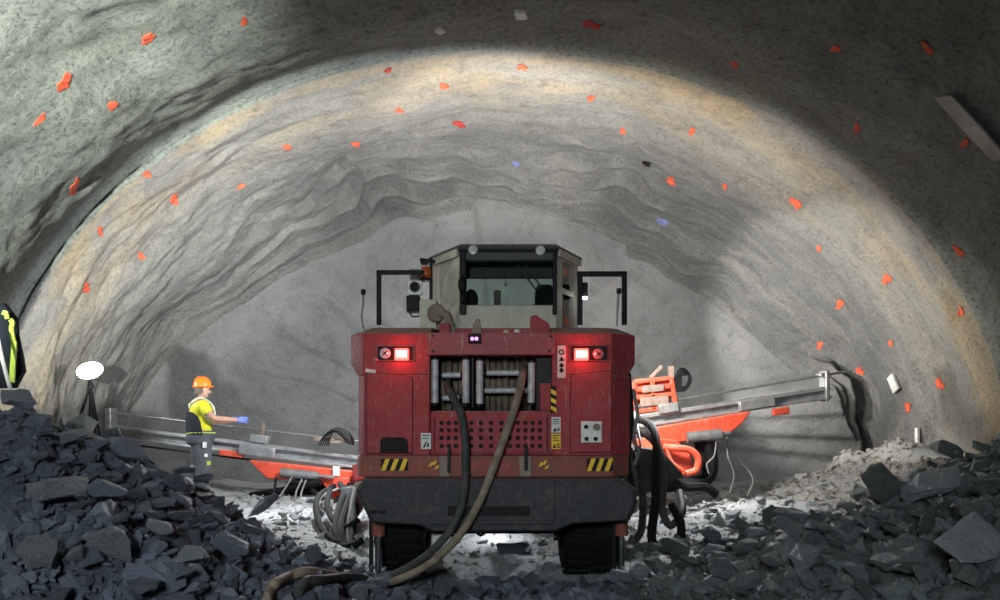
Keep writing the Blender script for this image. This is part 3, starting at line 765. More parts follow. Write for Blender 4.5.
MB().ball(V(-.335, 8.75, 2.83), (.085, .06, .13)).build('headrest', M['seat'], cabo)
m = MB(); m.bb(-.075, .01, 9.0, 9.08, 2.3, 2.99); m.build('control_column', M['brown'], cabo, bevel=.008)
m = MB(); m.tube([c(505.5, 271, 8.6), c(505.3, 280, 8.6), c(505.8, 283, 8.6)], .004, 5); m.ball(c(505.5, 285, 8.6), .014); m.build('hanging_tag', M['black'], cabo)
m = MB()
for x in (xL+.06, xR-.06): m.bb(x-.02, x+.02, YN-.12, YN-.08, 2.3, 3.34)
m.build('front_pillar', M['black'], cabo)
m = MB(); m.ball(c(462.5, 285)+V(0, -.03, 0), (.05,.04,.10)); m.ball(c(463, 299)+V(0,-.03,0), (.04,.04,.07)); m.build('mirror_housing', M['black'], cabo)
# lamps and boxes on the left of the cab
YS = 8.75; s_ = lambda x, y, Y=YS: at(x, y, Y)
m = MB(); m.bar(s_(436, 262), s_(420, 260), .05, .04); m.bb(s_(421,0).x, s_(428,0).x, YS-.05, YS+.05, s_(0,265).z, s_(0,260.5).z); m.bar(s_(431, 258), s_(431, 312), .035, .035, (0,1,0)); m.bar(s_(431, 280), s_(414, 281), .03, .03)
m.build('lamp_bracket', M['black'], rig)
b_ = MB().lathe(s_(426, 278), (0,0,1), [(.055,-.01),(.062,.0),(.062,.09),(.05,.125),(.02,.13)]).build('beacon', M['amber'], rig)
m = MB(); m.lathe(s_(426, 278), (0,0,1), [(.068,-.035),(.068,-.005)]); m.build('beacon_base', M['black'], b_)
h_ = MB().bb(s_(409.5,0).x, s_(422.5,0).x, YS-.1, YS-.02, s_(0,296).z, s_(0,282).z).build('square_work_lamp', M['lampwhite'], rig, bevel=.012)
m = MB(); m.lathe(s_(415.8, 288.5)+V(0,-.09,0), (0,-1,0), [(.062,0),(.064,.02),(.054,.03),(.05,.012),(.01,.01)]); m.build('lamp_ring', M['steel'], h_)
m = MB(); m.cyl(s_(415.8, 288.5)+V(0,-.101,0), s_(415.8, 288.5)+V(0,-.125,0), .048); m.build('lamp_glass', M['ink'], h_)
m = MB(); m.bb(s_(407.5,0).x, s_(420.5,0).x, YS-.12, YS+.05, s_(0,313).z, s_(0,297).z); m.build('black_box', M['black'], rig, bevel=.01)
m = MB(); m.tube([s_(410,313), s_(412,316), s_(417,316.5), s_(421,315)], .008, 6); m.build('box_cable', M['black'], rig)
m = MB(); m.bb(s_(410,0).x, s_(420,0).x, YS-.02, YS+.06, s_(0,281).z, s_(0,269).z); m.build('horn_box', M['steel'], rig, bevel=.01)
af = MB(); af.lathe(at(433, 312, 8.0)+V(0,.28,0), (.15,-1,0), [(.06,-.2),(.095,-.18),(.098,.22),(.085,.235)])
af.build('air_filter', M['brown'], rig)
m = MB(); m.bb(at(420,0,8.2).x, at(437,0,8.2).x, 8.15, 8.35, RZ(325), at(0,300,8.2).z)
m.build('filter_bracket', M['beige'], rig, bevel=.01)
m = MB(); m.tube([at(441,312,8.0), at(447,316,8.0), at(449,322,8.0), at(452,328,8.0)], .05, 10); m.build('intake_pipe', M['brown'], rig)
# lamp on the right of the cab, switched on
h2 = MB().bb(at(582,0,8.7).x, at(587.5,0,8.7).x, 8.66, 8.8, at(0,297,8.7).z, at(0,283,8.7).z).build('side_work_lamp', M['black'], rig, bevel=.008)
MB().bb(at(581.5,0,8.65).x, at(587,0,8.65).x, 8.62, 8.67, at(0,299.3,8.65).z, at(0,296.8,8.65).z).build('lamp_strip', M['worklens'], h2, bevel=.004, label='small lit white lamp strip')
m = MB(); m.bar(at(580, 284, 8.7), at(587, 283, 8.7), .02, .015); m.bar(at(587, 283, 8.7), at(587, 295, 8.7), .015, .02); m.build('lamp_arm', M['black'], h2)

# ------------------------------------------------------------------ wheels and jacks
def wheel(x0, x1, y, r, zc):
    w = x1-x0; cx = (x0+x1)/2; sg = -1 if cx < 0 else 1
    t = MB()
    prof = [(r*.55,-w/2*.8),(r*.62,-w/2),(r*.9,-w/2),(r*.97,-w/2*.86),(r,-w/2*.6),(r,w/2*.6),(r*.97,w/2*.86),(r*.9,w/2),(r*.62,w/2),(r*.55,w/2*.8)]
    t.lathe((cx, y, zc), (1,0,0), prof, 44)
    for k in range(22):
        for sd in (-1, 1):
            a = 2*math.pi*(k+(.5 if sd > 0 else 0))/22; e = V(0, math.cos(a), math.sin(a)); q = V(0, -math.sin(a), math.cos(a))
            t.box(V(cx+sd*w*.24, y, zc)+e*(r+.008), (w*.42, r*.14, .05), Matrix((V(1,0,0), q+V(sd*.35,0,0), e)).transposed().to_3x3())
    o = t.build('wheel', M['rubber'], rig)
    h = MB(); h.lathe((cx, y, zc), (1,0,0), [(r*.2,-w*.5),(r*.5,-w*.42),(r*.56,-w*.30),(r*.56,w*.30),(r*.5,w*.42),(r*.2,w*.5)], 28); h.build('rim', M['brown'], o)
wr = .62
for x0, x1, y in ((-1.24,-.76,7.95),(.64,1.20,7.95),(-1.24,-.76,10.7),(.64,1.2,10.7)): wheel(x0, x1, y, wr, wr-.13)
for px, ptop in ((378.6, 520), (621.2, 520)):
    X = (px-HX)*7.15/F
    o = MB().cyl(V(X, 7.15, .75), V(X, 7.15, .36), .062).build('support_jack', M['rust'], rig)
    MB().cyl(V(X, 7.15, .37), V(X, 7.15, -.03), .032).build('jack_rod', M['chrome'], o)
    MB().lathe(V(X, 7.15, -.1), (0,0,1), [(.14,0),(.14,.03),(.07,.08),(.05,.1)]).build('jack_foot', M['black'], o)
    m = MB(); m.bar(V(X-.07, 7.15, .55), V(X-.07, 7.15, -.03), .035, .03, (0,1,0)); m.build('jack_guard', M['black'], o)

# ------------------------------------------------------------------ booms with their drill feeds
def fp(A, B, t, up=0.0, out=0.0):                     # a point along a feed: t along, up across, out towards the viewer
    d = (B-A); n = Vector((-d.z, 0, d.x)); n.normalize()
    if n.z < 0: n = -n
    return A+d*t+n*up+Vector((0, -out, 0))
def rail(m, A, B, t0, t1, up, out, h, w):
    a, b = fp(A, B, t0, up, out), fp(A, B, t1, up, out); d = (b-a); n = Vector((-d.z, 0, d.x)); m.bar(a, b, w, h, n)
# left boom: A is the outer end, B the end hidden behind the machine
LA, LB = at(110, 430, 12.95), at(430, 470, 12.7)
arm = MB()
q = lambda x, y, Y: at(x, y, Y)
arm.prism([q(248,460,12.55),(q(352,471,12.55)),q(352,484,12.55),q(330,482,12.55),q(316,477,12.55),q(280,480,12.55),q(267,479,12.55)], (0,.3,0))
arm.prism([q(316,476,12.5),q(350,478,12.5),q(352,500,12.5),q(340,508,12.5),q(330,495,12.5),q(326,488,12.5)], (0,.34,0))
arm.prism([q(330,488,12.4),q(350,490,12.4),q(420,505,11.2),q(420,480,11.2)], (0,.25,0))
lb = arm.build('drill_boom', M['bright'], rig, bevel=.02)
m = MB(); rail(m, LA, LB, .0, 1, .06, 0, .06, .22); rail(m, LA, LB, .0, 1, -.10, 0, .05, .22); rail(m, LA, LB, .0, 1, -.02, -.02, .12, .08)
m.build('feed_beam', M['alu'], lb, bevel=.012)
m = MB(); m.tube([fp(LA, LB, .01, .30, .02), fp(LA, LB, 1, .34, .02)], .02, 8, 1); m.build('drill_rod', M['steel'], lb)
m = MB(); m.tube([fp(LA, LB, .02, -.2, .05), fp(LA, LB, .55, -.2, .05)], .018, 8, 1); m.build('feed_cable', M['black'], lb)
m = MB(); a = fp(LA, LB, 0.0, 0, 0); m.bb(a.x-.03, a.x+.08, a.y-.14, a.y+.14, a.z-.16, a.z+.38); m.bb(a.x+.06, a.x+.34, a.y-.12, a.y+.12, a.z-.22, a.z-.12); m.build('centraliser', M['steel'], lb, bevel=.02)
m = MB(); a = fp(LA, LB, .475, .12, 0); 
rail(m, LA, LB, .42, .53, -.03, .16, .17, .10); rail(m, LA, LB, .445, .50, .17, .06, .13, .16); m.build('carriage', M['alu'], lb, bevel=.015)
m = MB(); a = fp(LA, LB, .477, .33, .02); m.bb(a.x-.03, a.x+.03, a.y-.05, a.y+.05, a.z-.14, a.z+.12); m.build('rod_guide', M['brown'], lb, bevel=.008)
m = MB(); rail(m, LA, LB, .36, .43, -.13, .12, .10, .10); m.build('feed_bracket', M['bright'], lb, bevel=.015)
m = MB(); m.cyl(q(281,472.5,12.42), q(318,476,12.42), .075); m.cyl(q(318,476,12.42), q(334,477.5,12.42), .03); m.build('hydraulic_cylinder', M['steel'], lb)
m = MB(); m.prism([q(333,466,12.5),q(340,466.5,12.5),q(340,476,12.5),q(333,475.5,12.5)], (0,-.02,0)); m.build('boom_label', M['plate'], lb)
m = MB()
for k in range(6): m.tube([q(318+2*k, 446, 12.45-.03*k), q(324+2*k, 436-k, 12.4), q(336+k, 428+1.6*k, 12.35), q(348, 432+2.2*k, 12.4), q(354, 440+k, 12.3)], .009, 6)
m.build('hose_bundle', M['rubber'], lb)
m = MB(); m.bb(q(315,0,12.6).x, q(352,0,12.6).x, 12.5, 12.6, q(0,441,12.6).z, q(0,437,12.6).z); m.bar(q(331,438,12.45), q(334,427,12.45), .03, .03); m.bar(q(326,443,12.45), q(352,441,12.45), .05, .05); m.build('rock_drill', M['brown'], lb, bevel=.01)
def hose(pts, r, mat, name='hydraulic_hose', par=None, n=8):
    return MB().tube(pts, r, n).build(name, mat, par or rig)
for pts, r, mt in (
    ([q(276,478,12.3),q(274,492,12.2),q(270,500,12.2),q(262,497,12.3)], .025, 'rubber'),
    ([q(292,477,12.3),q(284,490,12.2),q(277,500,12.1),q(272,505,12.1)], .014, 'thinhose'),
    ([q(302,479,12.3),q(296,493,12.1),q(297,502,12.0),q(309,505,12.0),q(324,505,12.0)], .014, 'thinhose'),
    ([q(306,480,12.2),q(301,495,12.1),q(304,504,12.0),q(318,507,12.0),q(330,502,12.0)], .014, 'thinhose'),
    ([q(334,486,11.6),q(320,495,10.8),q(316,507,10.2),q(321,527,9.4),q(334,541,9.0),q(350,546,8.9)], .042, 'rubber'),
    ([q(340,488,11.6),q(322,496,10.8),q(318,510,10.1),q(320,528,9.4),q(330,540,9.1),q(344,543,9.0)], .018, 'thinhose'),
    ([q(346,490,10.8),q(338,512,9.8),q(336,532,9.2),q(343,546,8.9),q(357,544,8.8)], .05, 'rubber'),
    ([q(352,490,10.6),q(345,510,9.8),q(341,530,9.2),q(348,548,8.85),q(362,540,8.8)], .045, 'rubber'),
    ([q(355,490,10.4),q(350,518,9.5),q(349,540,9.0),q(355,550,8.8)], .04, 'hosedark'),
    ([q(330,490,11.0),q(327,505,10.2),q(333,520,9.6),q(345,527,9.3),q(358,520,9.2)], .04, 'rubber'),
    ([q(340,484,11.2),q(351,500,10.2),q(353,520,9.4),q(352,544,8.9)], .045, 'rubber'),
    ([q(320,482,12.3),q(300,487,12.4),q(290,489,12.5),q(268,493,12.6),q(250,496,12.8)], .06, 'rubber'),
    ([q(350,484,12.3),q(338,500,12.1),q(325,500,12.2),q(312,490,12.3)], .045, 'rubber')):
    hose(pts, r, M[mt], par=lb)
m = MB(); m.prism([q(338,488,10.6),q(356,486,10.6),q(360,512,10.0),q(352,522,10.0),q(344,512,10.2)], (0,.3,0)); m.build('boom_support', M['black'], lb, bevel=.03)
m = MB(); m.bb(q(287,0,13.1).x, q(352,0,13.1).x, 12.95, 13.15, q(0,502,13.1).z, q(0,482,13.1).z); m.build('hose_carrier', M['black'], lb, bevel=.05)

# right boom
RA, RB = at(828, 391, 12.3), at(560, 432, 12.0)
arm = MB()
arm.prism([q(657,427,11.85),q(752,411,11.85),q(741,425,11.85),q(728,435,11.85),q(690,441,11.85),q(668,444,11.85),q(655,440,11.85)], (0,.3,0))
arm.prism([q(655,438,11.8),q(676,440,11.8),q(690,452,11.8),q(694,468,11.8),q(684,476,11.8),q(668,470,11.8),q(658,456,11.8)], (0,.3,0))
arm.prism([q(634,440,11.6),q(660,436,11.6),q(664,462,11.6),q(634,480,11.2)], (0,.3,0))
rb = arm.build('drill_boom', M['bright'], rig, bevel=.02)
m = MB(); rail(m, RA, RB, 0, 1, .05, 0, .07, .22); rail(m, RA, RB, 0, 1, -.10, 0, .05, .22); rail(m, RA, RB, 0, 1, -.02, -.02, .12, .08); m.build('feed_beam', M['alu'], rb, bevel=.012)
m = MB(); m.tube([fp(RA, RB, -.1, .27, .0), fp(RA, RB, 1, .20, .0)], .02, 8, 1); m.build('drill_rod', M['steel'], rb)
m = MB(); a = fp(RA, RB, .015, 0, 0); m.bb(a.x-.03, a.x+.04, a.y-.14, a.y+.14, a.z-.16, a.z+.34); m.bb(a.x-.1, a.x+.06, a.y-.1, a.y+.1, a.z+.24, a.z+.3); m.build('centraliser', M['steel'], rb, bevel=.02)
m = MB(); rail(m, RA, RB, .22, .35, -.02, .16, .16, .10); m.build('carriage', M['alu'], rb, bevel=.015)
m = MB(); rail(m, RA, RB, .57, .64, .12, .12, .15, .14); m.build('carriage', M['alu'], rb, bevel=.015)
m = MB(); rail(m, RA, RB, .17, .23, -.20, .14, .12, .1); m.build('feed_bracket', M['bright'], rb, bevel=.02)
m = MB(); m.cyl(q(687,437.5,11.7), q(721,434,11.7), .085); m.cyl(q(721,434,11.7), q(730,433,11.7), .035); m.build('hydraulic_cylinder', M['steel'], rb)
dc = MB()                                              # cage of the rock drill above the feed
for a_, b_2 in (((634,382),(671,378)),((634,398),(674,394)),((634,382),(632,412)),((671,377),(676,408)),((634,412),(676,406)),((652,380),(654,410)),((636,390),(673,386))):
    dc.bar(q(*a_, 12.1), q(*b_2, 12.1), .07, .07, (0,1,0))
dc.bb(q(636,0,12.3).x, q(670,0,12.3).x, 12.2, 12.4, q(0,404,12.3).z, q(0,379,12.3).z)
dco = dc.build('rock_drill', M['bright'], rb, bevel=.015)
m = MB(); m.prism([q(640,398,12.05),q(668,395,12.05),q(669,404,12.05),q(640,407,12.05)], (0,-.03,0)); m.prism([q(642,386,12.05),q(664,384,12.05),q(664,391,12.05),q(642,393,12.05)], (0,-.02,0)); m.each('drill_cover', M['cover'], rb, bevel=.008)
m = MB(); m.bar(q(671,366,12.2), q(671,384,12.2), .09, .09, (0,1,0)); m.bar(q(650,378,12.1), q(662,366,12.1), .06, .05, (0,1,0)); m.build('drill_post', M['brown'], rb, bevel=.01)
m = MB()
for k in range(5): m.tube([q(677+k, 392, 12.1), q(675+1.5*k, 380-k, 12.1), q(680+k, 369+1.5*k, 12.05), q(687+.6*k, 371+k, 12.1), q(691-k, 381+k, 12.1), q(684, 391-k, 12.1), q(679, 386, 12.1)], .016, 6)
m.build('hose_bundle', M['rubber'], rb)
m = MB(); m.tube([q(664,447,11.7),q(676,448,11.6),q(690,450,11.6),q(698,458,11.6),q(696,470,11.6),q(686,474,11.6)], .055, 10); m.build('curved_pipe', M['bright'], rb)
m = MB(); m.tube([q(667,449,11.65),q(672,462,11.6),q(683,471,11.6)], .03, 8); m.build('curved_pipe', M['bright'], rb)
for pts, r, mt in (
    ([q(708,442,11.8),q(712,462,11.8),q(708,478,11.8),q(690,484,11.6),q(665,486,11.4)], .10, 'rubber'),
    ([q(700,442,11.9),q(703,464,11.9),q(696,480,11.8),q(676,488,11.6)], .09, 'rubber'),
    ([q(640,452,11.4),q(660,470,11.2),q(680,486,11.2),q(704,487,11.4),q(716,494,11.5)], .07, 'rubber'),
    ([q(716,443,11.7),q(714,456,11.6),q(707,464,11.6),q(709,474,11.6)], .012, 'thinhose'),
    ([q(727,437,11.9),q(728,456,11.8),q(734,474,11.8),q(730,493,11.8)], .014, 'thinhose'),
    ([q(735,458,12.0),q(748,470,12.0),q(753,482,11.9),q(747,496,11.8)], .014, 'thinhose'),
    ([q(632,416,11.0),q(650,425,10.4),q(656,440,10),q(656,470,9.6),q(655,505,9.3),q(652,540,9.0),q(664,556,8.9),q(678,548,8.95),q(681,525,9.1),q(672,505,9.3)], .055, 'rubber'),
    ([q(630,428,10.8),q(648,436,10.3),q(660,452,10),q(664,480,9.7),q(662,508,9.4),q(670,525,9.3),q(682,512,9.4),q(680,492,9.8)], .05, 'hosedark'),
    ([q(630,446,10.2),q(640,470,9.8),q(643,500,9.4),q(641,530,9.1),q(632,545,8.9)], .045, 'hosedark'),
    ([q(634,412,10.8),q(638,430,10.2),q(640,447,9.9),q(632,452,9.9)], .016, 'thinhose')):
    hose(pts, r, M[mt], par=rb)
m = MB(); m.prism([q(628,445,11),q(662,450,11),q(684,475,11),q(668,486,11),q(628,500,11)], (0,.4,0)); m.build('boom_support', M['black'], rb, bevel=.03)
m = MB(); m.bar(V(.9, 10.9, 1.15), V(2.0, 11.7, 1.0), .34, .3); m.build('boom_arm', M['red'], rb, bevel=.03)
m = MB(); m.bar(V(-.9, 10.9, .95), V(-2.3, 12.4, .55), .3, .28); m.build('boom_arm', M['red'], lb, bevel=.03)

# two supply hoses trailing from the reel to the ground
CAM0 = Vector((0, 0, CZ)); GH = bvh_of(pl, pf, floor); HOSEPTS = []
def gl(px, py):                                        # the rubble under a point of the trailing hoses
    p = GH.ray_cast(CAM0, (at(px, py, 1)-CAM0).normalized())[0]
    hs = [GH.ray_cast(Vector((p.x+dx, p.y+dy, 3)), Vector((0,0,-1)))[0].z for dx in (-.06,0,.06) for dy in (-.06,0,.06)]
    HOSEPTS.append(p); return V(p.x, p.y, max(sum(hs)/9, p.z)+.06)
hd = [R(446,376,.35), R(447,386,.02), R(454,398,-.12), R(462,415,-.13), R(466,440,-.16), R(466.5,462,-.2), R(466,485,-.25), R(461,508,-.28), R(449,530,-.30), R(428,551,-.28), R(403,567,-.2), R(380,577,-.15), gl(352,584), gl(322,588), gl(306,590), gl(300,599), gl(298,612)]
o = MB().tube(hd, .036, 12).build('supply_hose', M['hosedark'], None); tag(o, 'dark grey supply hose hanging from the left half of the reel down to the ground', 'hose')
ht = [R(524,362,.45), R(523,374,.02), R(518,395,-.13), R(512,415,-.15), R(503,440,-.18), R(492,470,-.24), R(478,503,-.28), R(458,534,-.30), R(433,557,-.28), R(404,573,-.22), R(372,582,-.2), gl(340,584), gl(308,581), gl(289,585), gl(276,592), gl(270,600), gl(266,612)]
o = MB().tube(ht, .036, 12).build('supply_hose', M['hosetan'], None); tag(o, 'muddy tan supply hose hanging from the right half of the reel down to the ground', 'hose')
# ------------------------------------------------------------------ the person
MX, MY, MZ = -4.83, 12.2, .19
MS, MR = 1.045, 1.17
fw = Vector((.88, .47, 0)).normalized(); rt = Vector((fw.y, -fw.x, 0))
man = thing('person', (MX, MY, MZ), 'person in orange helmet, yellow shirt and grey bib trousers pointing forward with a blue glove', 'person')
def mp(f, r, u): return Vector((MX, MY, MZ))+(fw*f*1.08+rt*r*1.08+Vector((0,0,u)))*MS
def skin(name, chains, mat, parent, sub=2, roots=None):
    """chains: list of lists of (f, r, u, radius); a chain whose first point equals an earlier point is welded to it"""
    off = ROOT[parent.name]; vs, es, rad = [], [], []; idx = {}; isl = []
    for ch in chains:
        prev = None
        for p in ch:
            key = tuple(round(x, 4) for x in p[:3])
            if key not in idx:
                idx[key] = len(vs); vs.append(mp(*p[:3])-off); r = p[3]; rad.append(tuple(q*MR for q in r) if isinstance(r, tuple) else (r*MR, r*MR))
                isl.append(prev is None)
            i = idx[key]
            if prev is not None and prev != i: es.append((prev, i))
            prev = i
    me = bpy.data.meshes.new(name); me.from_pydata(vs, es, []); o = bpy.data.objects.new(name, me); COL.objects.link(o)
    o.parent = parent; ROOT[o.name] = off; me.materials.append(mat)
    sk = o.modifiers.new('skin', 'SKIN'); sk.use_smooth_shade = True
    for i, v in enumerate(me.skin_vertices[0].data): v.radius = rad[i]; v.use_root = isl[i]
    ss = o.modifiers.new('sub', 'SUBSURF'); ss.levels = sub; ss.render_levels = sub
    return o
PEL = (0, 0, .95, .10); CH = (.0, 0, 1.28, (.13, .17)); SH = (0, 0, 1.42, (.10, .13)); NK = (.01, 0, 1.50, .055)
hand_r = [(.60, .19, 1.175, .036), (.66, .185, 1.18, (.022, .04))]
def fingers(base, dirf, curl, side):
    out = []
    for k, L in enumerate((.075, .085, .08, .062)):
        o_ = (k-1.5)*.022
        b = (base[0]+.01, base[1]+side*.004, base[2]-o_, .011)
        out.append([base[:3]+(base[3],), b, (b[0]+L*.55, b[1]-side*.008*curl, b[2]-.004*k, .010), (b[0]+L*.95, b[1]-side*.03*curl, b[2]-.008*k, .008)])
    out.append([base[:3]+(base[3],), (base[0]-.03, base[1]-side*.03, base[2]+.03, .012), (base[0]+.005, base[1]-side*.045, base[2]+.055, .010)])
    return out
body = skin('body', [
    [PEL, (0,0,1.10,(.125,.145)), CH, SH, NK, (.02,0,1.57,.06), (.035,0,1.635,(.088,.078)), (.03,0,1.70,(.085,.075)), (.02,0,1.74,.05)],
    [(.035,0,1.635,(.088,.078)), (.115,0,1.615,.022), (.135,0,1.605,.012)],
    [PEL, (.0,.085,.80,.06), (.03,.11,.52,.062), (-.01,.12,.12,.045), (.0,.12,.05,.045), (.13,.13,.03,.035)],
    [PEL, (.0,-.085,.80,.06), (-.02,-.11,.52,.062), (-.07,-.13,.12,.045), (-.06,-.13,.05,.045), (.07,-.14,.03,.035)],
    [SH, (.0,.19,1.40,.062), (.13,.26,1.20,.047), (.32,.23,1.185,.042), (.46,.20,1.175,.033), (.53,.19,1.175,.034)],
    [SH, (.0,-.19,1.40,.062), (.10,-.26,1.17,.047), (.30,-.16,1.14,.038), (.40,-.12,1.16,.03), (.45,-.10,1.17,.034)],
    ], M['skin'], man)
m = MB()
for r in (.083, -.083): m.ball(mp(.02, r, 1.64), (.02,.02,.035), 10, 6)
m.build('ear', M['skin'], body)
skin('t_shirt', [[(0,0,.94,(.155,.175)), (0,0,1.10,(.15,.165)), (0,0,1.28,(.15,.185)), (0,0,1.42,(.115,.145)), (.005,0,1.475,.07)],
    [(0,0,1.42,(.115,.145)), (.0,.19,1.405,.078), (.05,.23,1.32,.075), (.075,.243,1.275,.072)], [(0,0,1.42,(.115,.145)), (.0,-.19,1.405,.078), (.05,-.23,1.32,.075), (.075,-.243,1.275,.072)]], M['shirt'], man)
tm = MB()
def oval(f0, r0, u, af, ar, n=24): return [mp(f0+af*math.cos(2*math.pi*k/n), r0+ar*math.sin(2*math.pi*k/n), u) for k in range(n)]
tm.loft([oval(0,0,1.01,.195,.205), oval(-.005,0,.95,.20,.21), oval(-.015,0,.87,.195,.212), oval(-.01,0,.80,.17,.205), oval(0,0,.77,.12,.16)])
for sg_, fk, fa in ((1, .03, -.01), (-1, -.02, -.07)):
    tm.loft([oval(0, sg_*.095, .86, .14, .105), oval(.005, sg_*.10, .76, .128, .108), oval(fk*.7, sg_*.108, .62, .112, .10), oval(fk, sg_*.112, .52, .106, .10), oval((fk+fa)/2, sg_*.118, .36, .10, .097),
             oval(fa+.01, sg_*.123, .20, .108, .10), oval(fa, sg_*.126, .13, .112, .104), oval(fa, sg_*.127, .09, .108, .10)])
tr = tm.build('work_trousers', M['trousers'], man, smooth=70)
def patch(name, mat, f0, r0, u, nrm, w, h, parent, label=None):      # a small cloth patch lying on the figure
    n = (fw*nrm[0]+rt*nrm[1]).normalized(); x = n.cross(Vector((0,0,1))).normalized(); c_ = mp(f0, r0, u); m = MB()
    rows_ = [[c_+x*(a*w/2)+Vector((0,0,b*h/2))-n*(.25*(a*w/2)**2/.1) for a in (-1,-.5,0,.5,1)] for b in (-1,1)]
    P = [p for r in rows_ for p in r]; P2 = [p+n*.008 for p in P]; b = len(m.v); m.v += P+P2
    for k in range(4): m.f += [(b+10+k, b+11+k, b+16+k, b+15+k), (b+k, b+5+k, b+6+k, b+1+k), (b+k, b+1+k, b+11+k, b+10+k), (b+5+k, b+15+k, b+16+k, b+6+k)]
    m.f += [(b, b+10, b+15, b+5), (b+4, b+9, b+19, b+14)]
    return m.build(name, mat, parent, label=label)
patch('thigh_patch', M['plate'], .02, .226, .80, (.15,1), .06, .09, tr); patch('knee_reflector', M['lime'], .08, .205, .52, (.5,1), .07, .06, tr, 'lime reflective knee patch')
patch('leg_patch', M['plate'], .04, .212, .64, (.2,1), .05, .05, tr)
m = MB()
for u, rr_ in ((.965, .178),):
    pts = [mp(.197*math.cos(a), .208*math.sin(a), u+.02*math.sin(a*1.0)) for a in [2*math.pi*k/28 for k in range(28)]]
    m.tube(pts+[pts[0]], .012, 6, 1)
m.build('waist_strap', M['lime'], tr)
# black bib at the back with braces over the shoulders
m = MB(); rows_ = []
for u, hw in ((.95,1.3),(1.05,1.25),(1.15,1.15),(1.24,.95),(1.30,.5)):
    rows_.append([mp(-(.195-.03*abs(u-1.1))*math.cos(a), .205*math.sin(a), u) for a in [hw*(k/8-.5)*2+.25 for k in range(9)]])
b = 0; m.v += [p for r in rows_ for p in r]
ctr = mp(0,0,1.25); m.v += [p+Vector((p.x-ctr.x, p.y-ctr.y, 0)).normalized()*.014 for r in rows_ for p in r]
for off in (0, 45):
    for i in range(4):
        for k in range(8): m.f.append((off+i*9+k, off+i*9+k+1, off+(i+1)*9+k+1, off+(i+1)*9+k))
m.build('back_bib', M['bib'], tr)
def strap(pts, w, mat, name, parent):
    m = MB(); P = catmull(pts, 5); ctr = mp(0,0,1.3)
    for i, p in enumerate(P):
        d = (P[min(i+1,len(P)-1)]-P[max(i-1,0)]).normalized(); o_ = (p-Vector((MX,MY,p.z))).normalized(); 
        if p.z > MZ+1.46: o_ = (o_+Vector((0,0,2))).normalized()
        s_v = d.cross(o_).normalized()*w/2
        m.v += [p-s_v, p+s_v, p+s_v+o_*.01, p-s_v+o_*.01]
    for i in range(len(P)-1):
        a = i*4
        for k in range(4): m.f.append((a+k, a+(k+1)%4, a+4+(k+1)%4, a+4+k))
    return m.build(name, mat, parent)
strap([mp(-.158,.05,1.36), mp(-.135,.10,1.44), mp(-.02,.12,1.515), mp(.12,.11,1.43), mp(.165,.10,1.30), mp(.17,.09,1.2)], .05, M['reflect'], 'brace', tr)
strap([mp(-.158,-.02,1.36), mp(-.135,-.08,1.44), mp(-.02,-.12,1.515), mp(.12,-.11,1.43), mp(.165,-.10,1.30)], .05, M['reflect'], 'brace', tr)
strap([mp(-.10,.165,1.47-.05), mp(.0,.20,1.30), mp(.06,.185,1.2), mp(.10,.16,1.14)], .05, M['reflect'], 'brace', tr)
# helmet, hair, gloves, boots
hm = MB(); hc = mp(.015, 0, 1.70)
hm.lathe(hc, (0,0,1), [(.135,-.02),(.138,.0),(.136,.04),(.122,.09),(.095,.125),(.05,.148),(.005,.153)], 30)
hm.lathe(hc, (0,0,1), [(.15,-.022),(.152,-.012),(.13,.0)], 30)
pk = [mp(.015+.165*math.cos(a), .105*math.sin(a), 1.692) for a in [math.pi*(k/10-.5) for k in range(11)]]
hm.prism(pk, (0,0,.012))
hel = hm.build('helmet', M['helmet'], man, bevel=.004)
m = MB(); m.bar(hc+Vector((0,0,.148))-fw*.08, hc+Vector((0,0,.148))+fw*.06, .03, .014); m.build('helmet_ridge', M['helmet'], hel, bevel=.005)
m = MB(); m.tube([mp(.05,.1,1.685), mp(.03,.088,1.62), mp(.08,.05,1.545), mp(.09,0,1.535), mp(.08,-.05,1.545), mp(.03,-.088,1.62), mp(.05,-.1,1.685)], .006, 6); m.build('chin_strap', M['reflect'], hel)
m = MB(); rows_ = [[mp(.02-.098*math.cos(a), .088*math.sin(a), u) for a in [1.35*(k/8-.5)*2 for k in range(9)]] for u in (1.58, 1.62, 1.66, 1.70)]
m.v += [p for r in rows_ for p in r]; m.v += [p+(p-Vector((MX,MY,p.z))).normalized()*.012 for r in rows_ for p in r]
for off in (0, 36):
    for i in range(3):
        for k in range(8): m.f.append((off+i*9+k, off+i*9+k+1, off+(i+1)*9+k+1, off+(i+1)*9+k))
m.build('hair', M['hair'], man)
m = MB()
for r in (.035, -.035): m.ball(mp(.108, r, 1.645), .012, 10, 6)
m.build('eye', M['ink'], body)
m = MB(); m.tube([mp(.112,.03,1.572), mp(.121,0,1.57), mp(.112,-.03,1.572)], .006, 6); m.build('mouth', M['redlens'], body)
for side, base in ((1, (.54,.19,1.178,.034)), (-1, (.47,-.09,1.18,.034))):
    w0 = (base[0]-.09, base[1]+.012*side, base[2]-.003, .043)
    skin('glove', [[w0, (base[0]-.04, base[1]+.004*side, base[2], .040), base]]+fingers(base, None, 1, side), M['glove'], man, 2)
for r, f0 in ((.12, 0), (-.13, -.06)):
    skin('boot', [[(f0-.01, r, .18, .068), (f0-.005, r, .07, .062), (f0+.06, r+.005, .045, .052), (f0+.16, r+.012, .04, .045)], [(f0-.005, r, .07, .062), (f0-.06, r, .045, .048)]], M['boot'], man)

